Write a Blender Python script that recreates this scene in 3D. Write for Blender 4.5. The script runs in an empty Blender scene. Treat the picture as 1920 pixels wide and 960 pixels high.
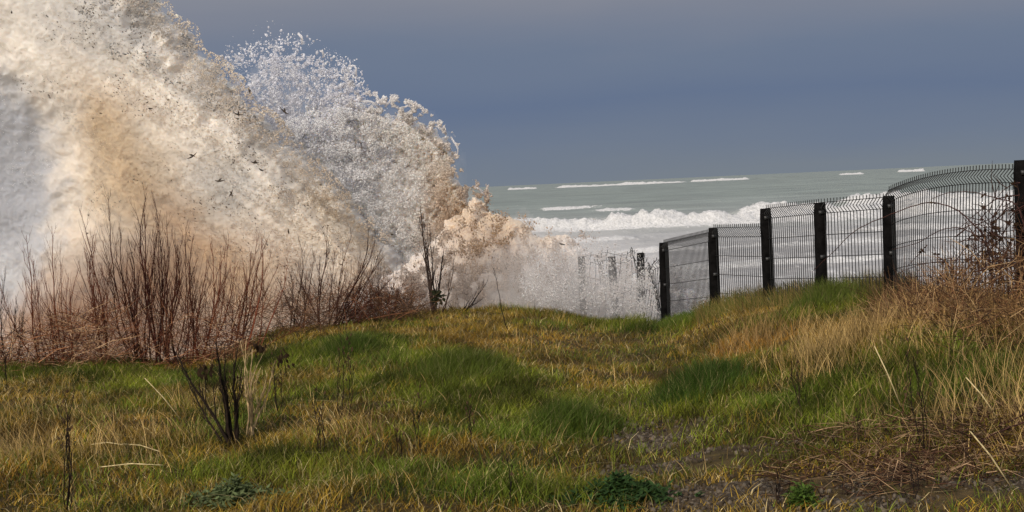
import bpy, math, random
import numpy as np
from mathutils import Vector, Matrix, Euler

SC = bpy.context.scene
COL = SC.collection
R = math.radians

# ------------------------------------------------------------------ camera
F = 3000.0                       # focal length in units of the photo's 1920 px width
cam_d = bpy.data.cameras.new('camera')
cam_d.sensor_width = 36.0
cam_d.lens = F / 1920 * 36
cam_d.clip_start = 0.1
cam_d.clip_end = 20000
cam = bpy.data.objects.new('camera', cam_d)
COL.objects.link(cam)
EYE = 1.6
ROLL = R(2.6)
PITCH = math.atan(133 / F)
CM = Matrix.Rotation(R(90) - PITCH, 4, 'X') @ Matrix.Rotation(-ROLL, 4, 'Z')
CM.translation = Vector((0, 0, EYE))
cam.matrix_world = CM
SC.camera = cam

# ------------------------------------------------------------------ world
SUN_DIR = Vector((-0.34, -0.80, 0.52)).normalized()      # towards the sun
sun_el = math.asin(SUN_DIR.z)
sun_az = math.atan2(SUN_DIR.x, SUN_DIR.y)
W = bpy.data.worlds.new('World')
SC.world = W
W.use_nodes = True
nt = W.node_tree
nt.nodes.clear()
def N(tree, kind, **kw):
    n = tree.nodes.new(kind)
    for k, v in kw.items():
        if k.startswith('i_'):
            key = k[2:]
            key = int(key) if key.isdigit() else key.replace('_', ' ')
            n.inputs[key].default_value = v
        else:
            setattr(n, k, v)
    return n
L = nt.links.new
out = N(nt, 'ShaderNodeOutputWorld')
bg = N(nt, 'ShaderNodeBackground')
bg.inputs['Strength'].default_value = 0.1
L(bg.outputs[0], out.inputs[0])
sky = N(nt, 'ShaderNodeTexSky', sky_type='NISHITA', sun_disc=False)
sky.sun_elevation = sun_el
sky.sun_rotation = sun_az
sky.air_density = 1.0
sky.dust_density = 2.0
tc = N(nt, 'ShaderNodeTexCoord')
sep = N(nt, 'ShaderNodeSeparateXYZ')
L(tc.outputs['Generated'], sep.inputs[0])
# storm cloud: dark blue-grey bank low over the sea, ragged paler cloud above it
mp = N(nt, 'ShaderNodeMapping')
mp.inputs['Scale'].default_value = (3.0, 3.0, 16.0)
mp.inputs['Rotation'].default_value = (0, R(-3), 0)
L(tc.outputs['Generated'], mp.inputs[0])
nz = N(nt, 'ShaderNodeTexNoise', i_Scale=1.3, i_Detail=4.0, i_Roughness=0.5)
L(mp.outputs[0], nz.inputs['Vector'])
m1 = N(nt, 'ShaderNodeMath', operation='MULTIPLY_ADD')
m1.inputs[1].default_value = 0.045
L(nz.outputs[0], m1.inputs[0])
mz = N(nt, 'ShaderNodeMath', operation='SUBTRACT'); mz.inputs[1].default_value = 0.0225
L(sep.outputs['Z'], mz.inputs[0]); L(mz.outputs[0], m1.inputs[2])
cr = N(nt, 'ShaderNodeValToRGB')
def lin(c):
    return tuple(((v / 255) / 12.92 if v / 255 <= 0.04045 else ((v / 255 + 0.055) / 1.055) ** 2.4) for v in c)
stops = [(0.0, (119, 128, 139)), (0.02, (111, 123, 142)), (0.05, (101, 116, 142)), (0.078, (109, 122, 144)),
         (0.108, (126, 132, 147)), (0.135, (141, 143, 152)), (0.30, (185, 186, 192)), (1.0, (210, 212, 220))]
el = cr.color_ramp.elements
while len(el) > 1:
    el.remove(el[-1])
for i, (p, c) in enumerate(stops):
    e = el[0] if i == 0 else el.new(p)
    e.position = p
    e.color = lin(c) + (1,)
L(m1.outputs[0], cr.inputs[0])
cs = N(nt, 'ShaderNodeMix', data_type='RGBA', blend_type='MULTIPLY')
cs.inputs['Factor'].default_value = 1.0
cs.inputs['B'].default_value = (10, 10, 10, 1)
L(cr.outputs[0], cs.inputs['A'])
# the storm stands over the sea (+y); clear sky behind the viewer
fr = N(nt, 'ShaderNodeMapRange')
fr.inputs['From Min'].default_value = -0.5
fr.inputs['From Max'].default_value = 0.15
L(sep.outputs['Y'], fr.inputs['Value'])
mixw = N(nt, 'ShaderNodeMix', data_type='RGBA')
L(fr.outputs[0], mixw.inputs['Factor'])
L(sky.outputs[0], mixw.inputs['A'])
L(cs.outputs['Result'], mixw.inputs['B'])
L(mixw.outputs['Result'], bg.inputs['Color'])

sun_d = bpy.data.lights.new('sun', 'SUN')
sun_d.energy = 3.0
sun_d.angle = R(1.0)
sun_d.color = (1.0, 0.93, 0.83)
sun = bpy.data.objects.new('sun', sun_d)
COL.objects.link(sun)
sun.rotation_euler = SUN_DIR.to_track_quat('Z', 'Y').to_euler()

SC.view_settings.view_transform = 'Standard'
SC.view_settings.look = 'None'
SC.view_settings.exposure = 0.0
SC.view_settings.gamma = 1.0
SC.render.engine = 'CYCLES'
SC.cycles.max_bounces = 8
SC.cycles.volume_bounces = 5
SC.cycles.volume_step_rate = 4
SC.cycles.volume_max_steps = 64
SC.cycles.transparent_max_bounces = 16

# ------------------------------------------------------------------ helpers
rng = np.random.default_rng(7)
random.seed(7)

def P(px, py, d):
    """point at depth y = d seen at photo pixel (px, py)"""
    v = CM.to_3x3() @ Vector(((px - 960) / F, -(py - 480) / F, -1.0))
    return Vector((0, 0, EYE)) + v * (d / v.y)

def px_m(d):
    return d / F                                   # metres per photo pixel at depth d

def sstep(a, b, x):
    t = np.clip((x - a) / (b - a), 0, 1)
    return t * t * (3 - 2 * t)

_T = np.random.default_rng(123).random((256, 256)).astype(np.float32)
def vnoise(x, y, s=0):
    x = np.asarray(x, float) + 37.17 * s; y = np.asarray(y, float) + 91.7 * s
    xi = np.floor(x).astype(int); yi = np.floor(y).astype(int)
    fx = x - xi; fy = y - yi
    fx = fx * fx * (3 - 2 * fx); fy = fy * fy * (3 - 2 * fy)
    a = _T[xi & 255, yi & 255]; b = _T[(xi + 1) & 255, yi & 255]
    c = _T[xi & 255, (yi + 1) & 255]; d = _T[(xi + 1) & 255, (yi + 1) & 255]
    return (a * (1 - fx) + b * fx) * (1 - fy) + (c * (1 - fx) + d * fx) * fy
def fbm(x, y, o=4, s=0, g=0.5):
    x = np.asarray(x, float); y = np.asarray(y, float)
    v = 0; a = 1; t = 0
    for i in range(o):
        v = v + a * vnoise(x, y, s + i * 3); t += a; a *= g; x = x * 2.03; y = y * 2.03
    return v / t                                   # 0..1

def link(o, parent=None):
    COL.objects.link(o)
    if parent is not None:
        o.parent = parent
        o.matrix_parent_inverse = parent.matrix_world.inverted()
    return o

def mesh_np(name, V, Fc, mat, parent=None, cols=None, smooth=True):
    V = np.asarray(V, np.float32).reshape(-1, 3)
    if isinstance(Fc, np.ndarray):
        k = Fc.shape[1]
        loops = Fc.ravel().astype(np.int32)
        starts = np.arange(0, len(loops), k, dtype=np.int32)
    else:
        lens = np.array([len(f) for f in Fc], np.int32)
        loops = np.concatenate([np.asarray(f, np.int32) for f in Fc])
        starts = np.concatenate([[0], np.cumsum(lens)[:-1]]).astype(np.int32)
    me = bpy.data.meshes.new(name)
    me.vertices.add(len(V)); me.vertices.foreach_set('co', V.ravel())
    me.loops.add(len(loops)); me.loops.foreach_set('vertex_index', loops)
    me.polygons.add(len(starts)); me.polygons.foreach_set('loop_start', starts)
    me.update(calc_edges=True)
    if smooth:
        me.polygons.foreach_set('use_smooth', np.ones(len(starts), bool))
    if cols is not None:
        at = me.color_attributes.new('Col', 'FLOAT_COLOR', 'POINT')
        c = np.ones((len(V), 4), np.float32); c[:, :3] = cols
        at.data.foreach_set('color', c.ravel())
    me.materials.append(mat)
    me.update()
    o = bpy.data.objects.new(name, me)
    return link(o, parent)

def tag(o, label, cat, group=None, kind=None):
    if label: o['label'] = label
    if cat: o['category'] = cat
    if group: o['group'] = group
    if kind: o['kind'] = kind
    return o

def empty(name, loc, label, cat, group=None):
    o = bpy.data.objects.new(name, None)
    o.empty_display_size = 0.2
    COL.objects.link(o)
    o.location = loc
    bpy.context.view_layer.update()
    return tag(o, label, cat, group)

class MB:
    """collects tubes, boxes and leaves into one mesh"""
    def __init__(s): s.v = []; s.f = []; s.c = []
    def add(s, vs, fs, col=(1, 1, 1)):
        b = len(s.v); s.v += [tuple(v) for v in vs]; s.f += [tuple(i + b for i in f) for f in fs]
        s.c += [col] * len(vs)
    def tube(s, pts, rad, n=5, col=(1, 1, 1), cap=True):
        pts = [Vector(p) for p in pts]
        if not hasattr(rad, '__len__'): rad = [rad] * len(pts)
        vs = []; fs = []
        ref = Vector((0.3, 1, 0.2)).normalized()
        for i, p in enumerate(pts):
            t = (pts[min(i + 1, len(pts) - 1)] - pts[max(i - 1, 0)])
            t = t.normalized() if t.length > 1e-9 else Vector((0, 0, 1))
            a = t.cross(ref)
            a = a.normalized() if a.length > 1e-3 else t.cross(Vector((1, 0, 0))).normalized()
            b = t.cross(a)
            for k in range(n):
                w = 2 * math.pi * k / n
                vs.append(p + (a * math.cos(w) + b * math.sin(w)) * rad[i])
        for i in range(len(pts) - 1):
            for k in range(n):
                fs.append((i * n + k, i * n + (k + 1) % n, (i + 1) * n + (k + 1) % n, (i + 1) * n + k))
        if cap:
            fs.append(tuple(range(n))[::-1]); m = (len(pts) - 1) * n; fs.append(tuple(m + k for k in range(n)))
        s.add(vs, fs, col)
    def box(s, c, sx, sy, sz, rot=None, col=(1, 1, 1), bev=0.0):
        vs = []
        c = Vector(c)
        for z in (-1, 1):
            for y in (-1, 1):
                for x in (-1, 1):
                    v = Vector((x * sx / 2, y * sy / 2, z * sz / 2))
                    if rot is not None: v = rot @ v
                    vs.append(c + v)
        s.add(vs, [(0, 2, 3, 1), (4, 5, 7, 6), (0, 1, 5, 4), (2, 6, 7, 3), (0, 4, 6, 2), (1, 3, 7, 5)], col)
    def leaf(s, p, d, n, ln, w, col=(1, 1, 1)):
        p = Vector(p); d = Vector(d).normalized(); n = Vector(n)
        a = d.cross(n); a = a.normalized() if a.length > 1e-4 else Vector((1, 0, 0))
        n = a.cross(d)
        vs = [p, p + d * ln * .4 + a * w * .5 - n * w * .1, p + d * ln * .4 - a * w * .5 - n * w * .1, p + d * ln * .5 + n * w * .12,
              p + d * ln - n * ln * .15]
        s.add(vs, [(0, 1, 3), (0, 3, 2), (1, 4, 3), (2, 3, 4)], col)
    def build(s, name, mat, parent=None, smooth=True):
        if not s.f: return None
        return mesh_np(name, np.array([tuple(v) for v in s.v]), s.f, mat, parent, np.array(s.c), smooth)

# ------------------------------------------------------------------ materials
def attr_mat(name, rough=0.8, trans=0.0, nscale=8.0, namt=0.3, bump=0.0, bscale=60.0, spec=0.3, mult=(1, 1, 1), detail=3.0):
    """base colour = colour attribute x procedural noise, optional translucency and bump"""
    m = bpy.data.materials.new(name); m.use_nodes = True
    t = m.node_tree; t.nodes.clear(); K = t.links.new
    o = N(t, 'ShaderNodeOutputMaterial'); p = N(t, 'ShaderNodeBsdfPrincipled')
    p.inputs['Roughness'].default_value = rough
    p.inputs['Specular IOR Level'].default_value = spec
    a = N(t, 'ShaderNodeVertexColor', layer_name='Col')
    c = N(t, 'ShaderNodeTexCoord')
    z = N(t, 'ShaderNodeTexNoise', i_Scale=nscale, i_Detail=detail)
    K(c.outputs['Object'], z.inputs['Vector'])
    r = N(t, 'ShaderNodeMapRange')
    r.inputs['From Min'].default_value = 0.3; r.inputs['From Max'].default_value = 0.7
    r.inputs['To Min'].default_value = 1 - namt; r.inputs['To Max'].default_value = 1 + namt
    K(z.outputs[0], r.inputs['Value'])
    x = N(t, 'ShaderNodeMix', data_type='RGBA', blend_type='MULTIPLY'); x.inputs['Factor'].default_value = 1
    K(a.outputs['Color'], x.inputs['A']); K(r.outputs[0], x.inputs['B'])
    y = N(t, 'ShaderNodeMix', data_type='RGBA', blend_type='MULTIPLY'); y.inputs['Factor'].default_value = 1
    y.inputs['B'].default_value = tuple(mult) + (1,)
    K(x.outputs['Result'], y.inputs['A'])
    K(y.outputs['Result'], p.inputs['Base Color'])
    if bump:
        b = N(t, 'ShaderNodeBump'); b.inputs['Strength'].default_value = bump; b.inputs['Distance'].default_value = 0.05 if name == 'turf_soil' else 0.02
        z2 = N(t, 'ShaderNodeTexNoise', i_Scale=bscale, i_Detail=5.0, i_Roughness=0.6)
        K(c.outputs['Object'], z2.inputs['Vector']); K(z2.outputs[0], b.inputs['Height']); K(b.outputs[0], p.inputs['Normal'])
    if trans:
        tr = N(t, 'ShaderNodeBsdfTranslucent'); K(y.outputs['Result'], tr.inputs['Color'])
        ms = N(t, 'ShaderNodeMixShader'); ms.inputs[0].default_value = trans
        K(p.outputs[0], ms.inputs[1]); K(tr.outputs[0], ms.inputs[2]); K(ms.outputs[0], o.inputs[0])
    else:
        K(p.outputs[0], o.inputs[0])
    return m

M_grass = attr_mat('grass_blades', rough=0.7, trans=0.2, nscale=1.2, namt=0.3, spec=0.12)
M_stem = attr_mat('bare_stems', rough=0.85, nscale=30, namt=0.4, spec=0.12)
M_leaf = attr_mat('leaves', rough=0.8, trans=0.25, nscale=20, namt=0.3, spec=0.08)
M_earth = attr_mat('turf_soil', rough=0.95, nscale=9, namt=0.45, bump=0.8, bscale=28, spec=0.15, detail=6)
M_foam = attr_mat('spray_foam', rough=0.8, trans=0.0, nscale=1.6, namt=0.07, bump=0.22, bscale=26, spec=0.2, detail=5)
_p = [n for n in M_foam.node_tree.nodes if n.type == 'BSDF_PRINCIPLED'][0]
_p.inputs['Subsurface Weight'].default_value = 0.85
_p.inputs['Subsurface Radius'].default_value = (1.0, 0.85, 0.7)
_p.inputs['Subsurface Scale'].default_value = 0.16
def mist_mat(name, col, dens):
    m = bpy.data.materials.new(name); m.use_nodes = True
    t = m.node_tree; t.nodes.clear()
    o = N(t, 'ShaderNodeOutputMaterial'); v = N(t, 'ShaderNodeVolumePrincipled')
    v.inputs['Color'].default_value = col + (1,); v.inputs['Density'].default_value = dens; v.inputs['Anisotropy'].default_value = 0.1
    t.links.new(v.outputs[0], o.inputs['Volume'])
    return m
M_mist_c = mist_mat('cream_mist', (.98, .96, .93), 0.36)
M_mist_w = mist_mat('white_mist', (.985, .98, .975), 0.34)
M_mist_p = mist_mat('pale_mist', (.99, .97, .955), 0.26)
M_drop = attr_mat('spray_drops', rough=0.5, trans=0.6, nscale=2.0, namt=0.08, spec=0.5)
M_stone = attr_mat('pebbles', rough=0.85, nscale=25, namt=0.35, bump=0.3, bscale=80)
M_weed = attr_mat('torn_weed', rough=0.5, nscale=20, namt=0.3)

# ------------------------------------------------------------------ terrain
# crest of the turf where it drops to the sea: photo column, photo row, distance
CREST = [(-500, 700, 16.0), (0, 678, 16.2), (150, 676, 16.4), (300, 670, 16.8), (420, 655, 17.5), (520, 622, 18.2), (640, 600, 19.0), (730, 586, 19.6),
         (800, 576, 20.0), (960, 571, 20.3), (1050, 578, 20.0), (1130, 597, 19.2), (1230, 604, 18.4), (1290, 594, 17.9), (1330, 576, 17.5),
         (1380, 560, 17.0), (1440, 553, 16.5), (1540, 542, 15.6), (1665, 528, 15.0), (1760, 532, 14.2), (1850, 540, 13.3),
         (1915, 545, 12.7), (2100, 550, 12.0), (2500, 560, 11)]
_c = [P(*c) for c in CREST]
CU = np.array([c.x / c.y for c in _c]); CY = np.array([c.y for c in _c]); CZ = np.array([c.z for c in _c]) - 0.05

MOUNDS = []      # (x, y, rx, ry, h)
def ground(x, y):
    x = np.asarray(x, float); y = np.asarray(y, float)
    u = x / np.maximum(y, 2.0)
    ye = np.interp(u, CU, CY); zc = np.interp(u, CU, CZ)
    t = np.clip((y - 5.5) / (ye - 5.5), 0, 1)
    z = zc * (0.45 * t + 0.55 * t * t * (3 - 2 * t))
    z = z + (fbm(x * 0.9, y * 0.9, 3, 5) - 0.5) * 0.16 * np.clip(1.25 - t, 0, 1)
    z = z + (fbm(x * 3.1, y * 3.1, 3, 9) - 0.5) * 0.06
    for (mx, my, rx, ry, h) in MOUNDS:
        z = z + .65 * h * np.exp(-((x - mx) / rx) ** 2 - ((y - my) / ry) ** 2)
    s = y - ye
    z = z - np.where(s > 0, 0.16 * s + 5.0 * sstep(0.9, 5.0, s), 0)
    return z
def G(px, py):
    """where the view ray through a photo pixel meets the ground"""
    v = CM.to_3x3() @ Vector(((px - 960) / F, -(py - 480) / F, -1.0))
    v /= v.y
    d = np.arange(5.0, 24, 0.02)
    zr = EYE + v.z * d
    g = ground(v.x * d, d)
    k = np.argmax(zr < g) if (zr < g).any() else len(d) - 1
    return Vector((v.x * d[k], d[k], float(g[k])))
for (px, py, rx, ry, h) in [(860, 700, 0.75, 0.8, 0.17), (650, 660, 0.5, 0.5, 0.14), (1310, 740, 0.45, 0.5, 0.15), (1060, 790, 0.5, 0.4, 0.07),
                            (520, 640, 0.5, 0.7, .08), (1240, 860, 0.6, 0.35, -0.05), (1120, 690, 0.7, 1.0, -0.05), (250, 800, .8, .5, .06),
                            (1640, 700, .7, .8, .14), (1780, 640, .5, .9, .15), (1480, 610, .6, .7, .08), (700, 850, .6, .35, .07)]:
    p = G(px, py)
    MOUNDS.append((p.x, p.y, rx, ry, h))

# zone masks in ground coordinates, from the places seen in the photo
def zones(lst):
    r = []
    for (px, py, rx, ry, s) in lst:
        p = G(px, py)
        r.append((p.x, p.y, rx, ry, s))
    return r
def zsum(zs, x, y):
    v = 0
    for (zx, zy, rx, ry, s) in zs:
        v = v + s * np.exp(-((x - zx) / rx) ** 2 - ((y - zy) / ry) ** 2)
    return v
Z_green = zones([(100, 700, .9, .7, .9), (300, 720, .7, .8, .7), (480, 690, .5, .9, .5), (600, 660, .55, 1.1, 1.0), (700, 650, .35, .8, .9), (780, 680, .5, .7, .9),
                 (900, 730, .6, .9, 1.1), (1020, 780, .5, .6, 1.1), (900, 820, .5, .3, .7), (650, 730, .45, .5, .7), (1180, 610, .8, .7, .6), (1270, 606, .6, .9, 1.1),
                 (1310, 740, .4, .7, 1.3), (1180, 770, .3, .35, .4), (1330, 800, .4, .3, .8), (540, 880, .6, .35, .9), (700, 900, .5, .25, .7), (860, 920, .45, .2, .8),
                 (1160, 940, .35, .25, 1.0), (1640, 720, .6, .7, 1.0), (1800, 700, .4, .6, .8), (1500, 590, .4, .6, .5), (1560, 570, .5, .7, .8), (430, 800, .3, .4, .5), (1000, 940, .4, .2, .5),
                 (1500, 800, .4, .3, .5), (200, 690, .8, .5, .5)])
Z_path = zones([(1175, 750, .38, .7, 1.0), (1215, 820, .4, .4, .9), (1110, 650, .75, 1.3, .9), (1180, 690, .55, 1.0, .7), (1290, 870, .55, .32, 1.3), (1400, 910, .55, .3, 1.2), (1210, 840, .4, .3, .8), (1620, 920, .6, .25, 1.0), (1820, 930, .6, .3, 1.0), (1250, 940, .35, .2, .4)])
Z_straw = zones([(1450, 640, .5, .9, .6), (1650, 640, .8, .9, 1.0), (1850, 650, .6, 1.5, 1.3), (1900, 800, .4, .7, .9), (1740, 780, .5, .5, .8), (1400, 660, .35, .5, .8), (100, 880, .7, .6, .9),
                 (250, 830, .6, .5, .6), (350, 760, .4, .4, .6), (620, 820, .35, .35, .5), (700, 830, .3, .3, .6), (30, 800, .5, .8, .8), (900, 940, .3, .15, .5), (1560, 700, .4, .5, .5)])
Z_red = zones([(1880, 600, .6, 1.2, 1.2), (1750, 560, .5, .8, .6), (1860, 940, .8, .4, .9), (40, 640, 1.5, .8, 1.0), (250, 660, 1.2, .7, .6), (1600, 930, .5, .3, .4)])
Z_warm = zones([(1430, 650, .7, .5, .8), (1350, 660, .4, .5, .6), (980, 640, .9, .6, .5), (150, 800, .9, .5, .5), (60, 900, .6, .4, .7), (700, 830, .4, .3, .5), (620, 620, .5, .5, .4)])

def greenness(x, y):
    return np.clip(zsum(Z_green, x, y) * (0.55 + 0.9 * fbm(x * 2.2, y * 2.2, 3, 31)) + (fbm(x * 1.3, y * 1.3, 4, 21) - 0.5) * 0.9 + 0.05, 0, 1)

# ground sheet, fine near the view, coarse beyond; one sheet that goes on under the sea
ux = np.concatenate([np.linspace(-40, -1.2, 12), np.linspace(-1.1, -.42, 20), np.linspace(-.4, .4, 520), np.linspace(.42, 1.1, 20), np.linspace(1.2, 40, 12)])
ys = np.concatenate([np.linspace(2.0, 6.8, 24), np.linspace(6.85, 21, 520), np.linspace(21.1, 30, 60), np.linspace(32, 60, 10), np.geomspace(70, 9000, 16)])
UX, YS = np.meshgrid(ux, ys)
XX = UX * YS
ZZ = ground(XX, YS)
ZZ = np.maximum(ZZ, -5.4)
V = np.stack([XX, YS, ZZ], -1).reshape(-1, 3)
# add the land behind the viewer as a simple apron
nr, nc = XX.shape
idx = np.arange(nr * nc).reshape(nr, nc)
FQ = np.stack([idx[:-1, :-1], idx[:-1, 1:], idx[1:, 1:], idx[1:, :-1]], -1).reshape(-1, 4)
xg, yg = V[:, 0], V[:, 1]
gr = greenness(xg, yg)[:, None]; pt = np.clip(zsum(Z_path, xg, yg) * (0.5 + fbm(xg * 4, yg * 4, 3, 55)), 0, 1)[:, None]
rd = np.clip(zsum(Z_red, xg, yg), 0, 1)[:, None]
cb = np.array([.050, .032, .010]); cg = np.array([.020, .027, .006]); cp = np.array([.075, .052, .020]); cr_ = np.array([.060, .026, .014])
mo = fbm(xg * 7, yg * 7, 4, 77)[:, None]
cc = cb * (1 - gr) + cg * gr
cc = cc * (1 - rd) + cr_ * rd
cc = cc * (1 - pt * .85) + cp * pt * .85
cc = cc * (0.5 + mo)
ground_o = mesh_np('ground', V, FQ, M_earth, None, cc)
tag(ground_o, 'rough turf and worn earth of the clifftop', None, kind='structure'); del ground_o['label']

# land behind the viewer
bx = np.linspace(-80, 80, 40); by = np.linspace(-80, 2.0, 30)
BX, BY = np.meshgrid(bx, by)
BZ = (fbm(BX * .4, BY * .4, 3, 3) - .5) * .2 - 0.03
idb = np.arange(BX.size).reshape(BX.shape)
back = mesh_np('land', np.stack([BX, BY, BZ], -1), np.stack([idb[:-1, :-1], idb[:-1, 1:], idb[1:, 1:], idb[1:, :-1]], -1).reshape(-1, 4), M_earth, None,
               np.tile(np.array([[.05, .05, .016]]), (BX.size, 1)))
back['kind'] = 'structure'

# ------------------------------------------------------------------ sea
SEA = EYE - 5.0
def sea_material():
    m = bpy.data.materials.new('sea_water'); m.use_nodes = True
    t = m.node_tree; t.nodes.clear(); K = t.links.new
    o = N(t, 'ShaderNodeOutputMaterial'); p = N(t, 'ShaderNodeBsdfPrincipled')
    a = N(t, 'ShaderNodeVertexColor', layer_name='Col')       # r = foam amount, g = streaky froth, b = shallowness
    s = N(t, 'ShaderNodeSeparateColor'); K(a.outputs['Color'], s.inputs[0])
    c = N(t, 'ShaderNodeTexCoord')
    mpn = N(t, 'ShaderNodeMapping'); mpn.inputs['Scale'].default_value = (0.55, 0.16, 1.0); K(c.outputs['Object'], mpn.inputs[0])
    z = N(t, 'ShaderNodeTexNoise', i_Scale=1.0, i_Detail=8.0, i_Roughness=0.62, i_Distortion=0.6); K(mpn.outputs[0], z.inputs['Vector'])
    mp2 = N(t, 'ShaderNodeMapping'); mp2.inputs['Scale'].default_value = (2.2, 1.1, 1.0); K(c.outputs['Object'], mp2.inputs[0])
    z2 = N(t, 'ShaderNodeTexNoise', i_Scale=1.0, i_Detail=5.0, i_Roughness=0.6); K(mp2.outputs[0], z2.inputs['Vector'])
    # foam mask = noise against (1 - foam)
    sb = N(t, 'ShaderNodeMath', operation='SUBTRACT'); sb.inputs[0].default_value = 1.0; K(s.outputs[0], sb.inputs[1])
    mr = N(t, 'ShaderNodeMapRange', interpolation_type='SMOOTHSTEP')
    av = N(t, 'ShaderNodeMath', operation='MULTIPLY_ADD'); av.inputs[1].default_value = 0.55
    hv = N(t, 'ShaderNodeMath', operation='MULTIPLY'); hv.inputs[1].default_value = 0.45; K(z2.outputs[0], hv.inputs[0])
    K(z.outputs[0], av.inputs[0]); K(hv.outputs[0], av.inputs[2])
    rs = N(t, 'ShaderNodeMapRange'); rs.inputs['From Min'].default_value = .3; rs.inputs['From Max'].default_value = .7; K(av.outputs[0], rs.inputs['Value'])
    df = N(t, 'ShaderNodeMath', operation='SUBTRACT'); K(rs.outputs[0], df.inputs[0]); K(sb.outputs[0], df.inputs[1])
    mr.inputs['From Min'].default_value = -0.06; mr.inputs['From Max'].default_value = 0.16; K(df.outputs[0], mr.inputs['Value'])
    # froth: soft pale murky water near the shore
    fro = N(t, 'ShaderNodeMix', data_type='RGBA'); fro.inputs['A'].default_value = (.17, .205, .175, 1); fro.inputs['B'].default_value = (.50, .475, .46, 1)
    K(s.outputs[1], fro.inputs['Factor'])
    # swell shading of the wave backs, put into the water colour as noise
    mp3 = N(t, 'ShaderNodeMapping'); mp3.inputs['Scale'].default_value = (.035, .05, 1.0); K(c.outputs['Object'], mp3.inputs[0])
    z3 = N(t, 'ShaderNodeTexNoise', i_Scale=1.0, i_Detail=6.0, i_Roughness=0.65); K(mp3.outputs[0], z3.inputs['Vector'])
    r3 = N(t, 'ShaderNodeMapRange'); r3.inputs['From Min'].default_value = .3; r3.inputs['From Max'].default_value = .7
    r3.inputs['To Min'].default_value = .66; r3.inputs['To Max'].default_value = 1.28; K(z3.outputs[0], r3.inputs['Value'])
    mu = N(t, 'ShaderNodeMix', data_type='RGBA', blend_type='MULTIPLY'); mu.inputs['Factor'].default_value = 1
    K(fro.outputs['Result'], mu.inputs['A']); K(r3.outputs[0], mu.inputs['B'])
    mx = N(t, 'ShaderNodeMix', data_type='RGBA'); K(mr.outputs[0], mx.inputs['Factor']); K(mu.outputs['Result'], mx.inputs['A'])
    fz = N(t, 'ShaderNodeTexNoise', i_Scale=1.6, i_Detail=7.0, i_Roughness=0.7, i_Distortion=0.8); K(mp2.outputs[0], fz.inputs['Vector'])
    fzr = N(t, 'ShaderNodeMapRange'); fzr.inputs['From Min'].default_value = .35; fzr.inputs['From Max'].default_value = .6; K(fz.outputs[0], fzr.inputs['Value'])
    fcol = N(t, 'ShaderNodeMix', data_type='RGBA'); fcol.inputs['A'].default_value = (.42, .415, .40, 1); fcol.inputs['B'].default_value = (.68, .665, .65, 1)
    K(fzr.outputs[0], fcol.inputs['Factor']); K(fcol.outputs['Result'], mx.inputs['B'])
    K(mx.outputs['Result'], p.inputs['Base Color'])
    ro = N(t, 'ShaderNodeMapRange'); ro.inputs['To Min'].default_value = .42; ro.inputs['To Max'].default_value = .9; K(mr.outputs[0], ro.inputs['Value']); K(ro.outputs[0], p.inputs['Roughness'])
    p.inputs['Specular IOR Level'].default_value = 0.3
    b = N(t, 'ShaderNodeBump'); b.inputs['Strength'].default_value = .9; b.inputs['Distance'].default_value = .35
    K(av.outputs[0], b.inputs['Height']); K(b.outputs[0], p.inputs['Normal'])
    K(p.outputs[0], o.inputs[0])
    return m
su = np.concatenate([np.linspace(-3, -.42, 60), np.linspace(-.4, .4, 800), np.linspace(.42, 3, 60)])
sy = np.concatenate([np.linspace(21.5, 60, 120), np.geomspace(60.5, 1000, 600), np.linspace(1004, 1800, 150), np.geomspace(1830, 12000, 26)])
SU, SY = np.meshgrid(su, sy)
SX = SU * SY
amp = np.interp(SY, [22, 60, 300, 1500, 4000], [.12, .22, .45, .6, 0.3])
H = (fbm(SX * .03, SY * .11, 4, 41, .55) - .5) * 2.2 * amp
H += (fbm(SX * .3, SY * .8, 3, 61) - .5) * .35 * np.interp(SY, [22, 200, 600], [1, .8, .0])
foam = np.zeros_like(SX); froth = np.interp(SY, [20, 80, 140, 175, 260, 400], [1.0, .9, .75, .4, .15, .05])
def breaker(y0, h, w, x0, x1, seed, curve=0.0, fw=None, tilt=0.0, gap=0.0, ea=.15):
    """a ridge with a steep foaming front towards the shore"""
    global H, foam
    fw = fw or w
    xm = (x0 + x1) / 2
    yc = y0 + curve * ((SX - xm) / (x1 - x0)) ** 2 * 4 + tilt * (SX - xm) + (fbm(SX / (w * 3), SX * 0, 4, seed) - .5) * w * 1.8
    e = sstep(x0, x0 + ea * (x1 - x0), SX) * (1 - sstep(x1 - ea * (x1 - x0), x1, SX))
    hv = h * e * (0.5 + 1.0 * (fbm(SX / (w * .9), SX * 0 + 3, 4, seed + 5, .6) - .25))
    if gap:
        g = sstep(gap, gap + .12, fbm(SX / (w * 6), SX * 0 + 9, 2, seed + 9)); hv = hv * (.35 + .65 * g); e = e * g
    s = (SY - yc) / w
    prof = np.where(s < 0, np.exp(-(s / .35) ** 2), np.exp(-(s / 1.3) ** 2))
    ru = 1 + (fbm(SX / w * 5, SY / w * 5, 4, seed + 2, .65) - .5) * 1.3
    H = H + hv * prof * ru
    f = np.where(s < 0.1, np.exp(-((s) / .62) ** 4), np.exp(-((s - .1) / .30) ** 2)) * e
    foam = np.maximum(foam, f * (1.3 if h > 1 else .95))
breaker(163, 1.75, 8, -30, 62, 71, tilt=.04)
breaker(184, 1.5, 7, 22, 75, 72, tilt=-.05)
breaker(212, 2.1, 9, 40, 90, 76)
breaker(300, .45, 5, 4, 26, 73, gap=.35)
breaker(265, .5, 5, 12, 34, 78, gap=.4)
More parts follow.
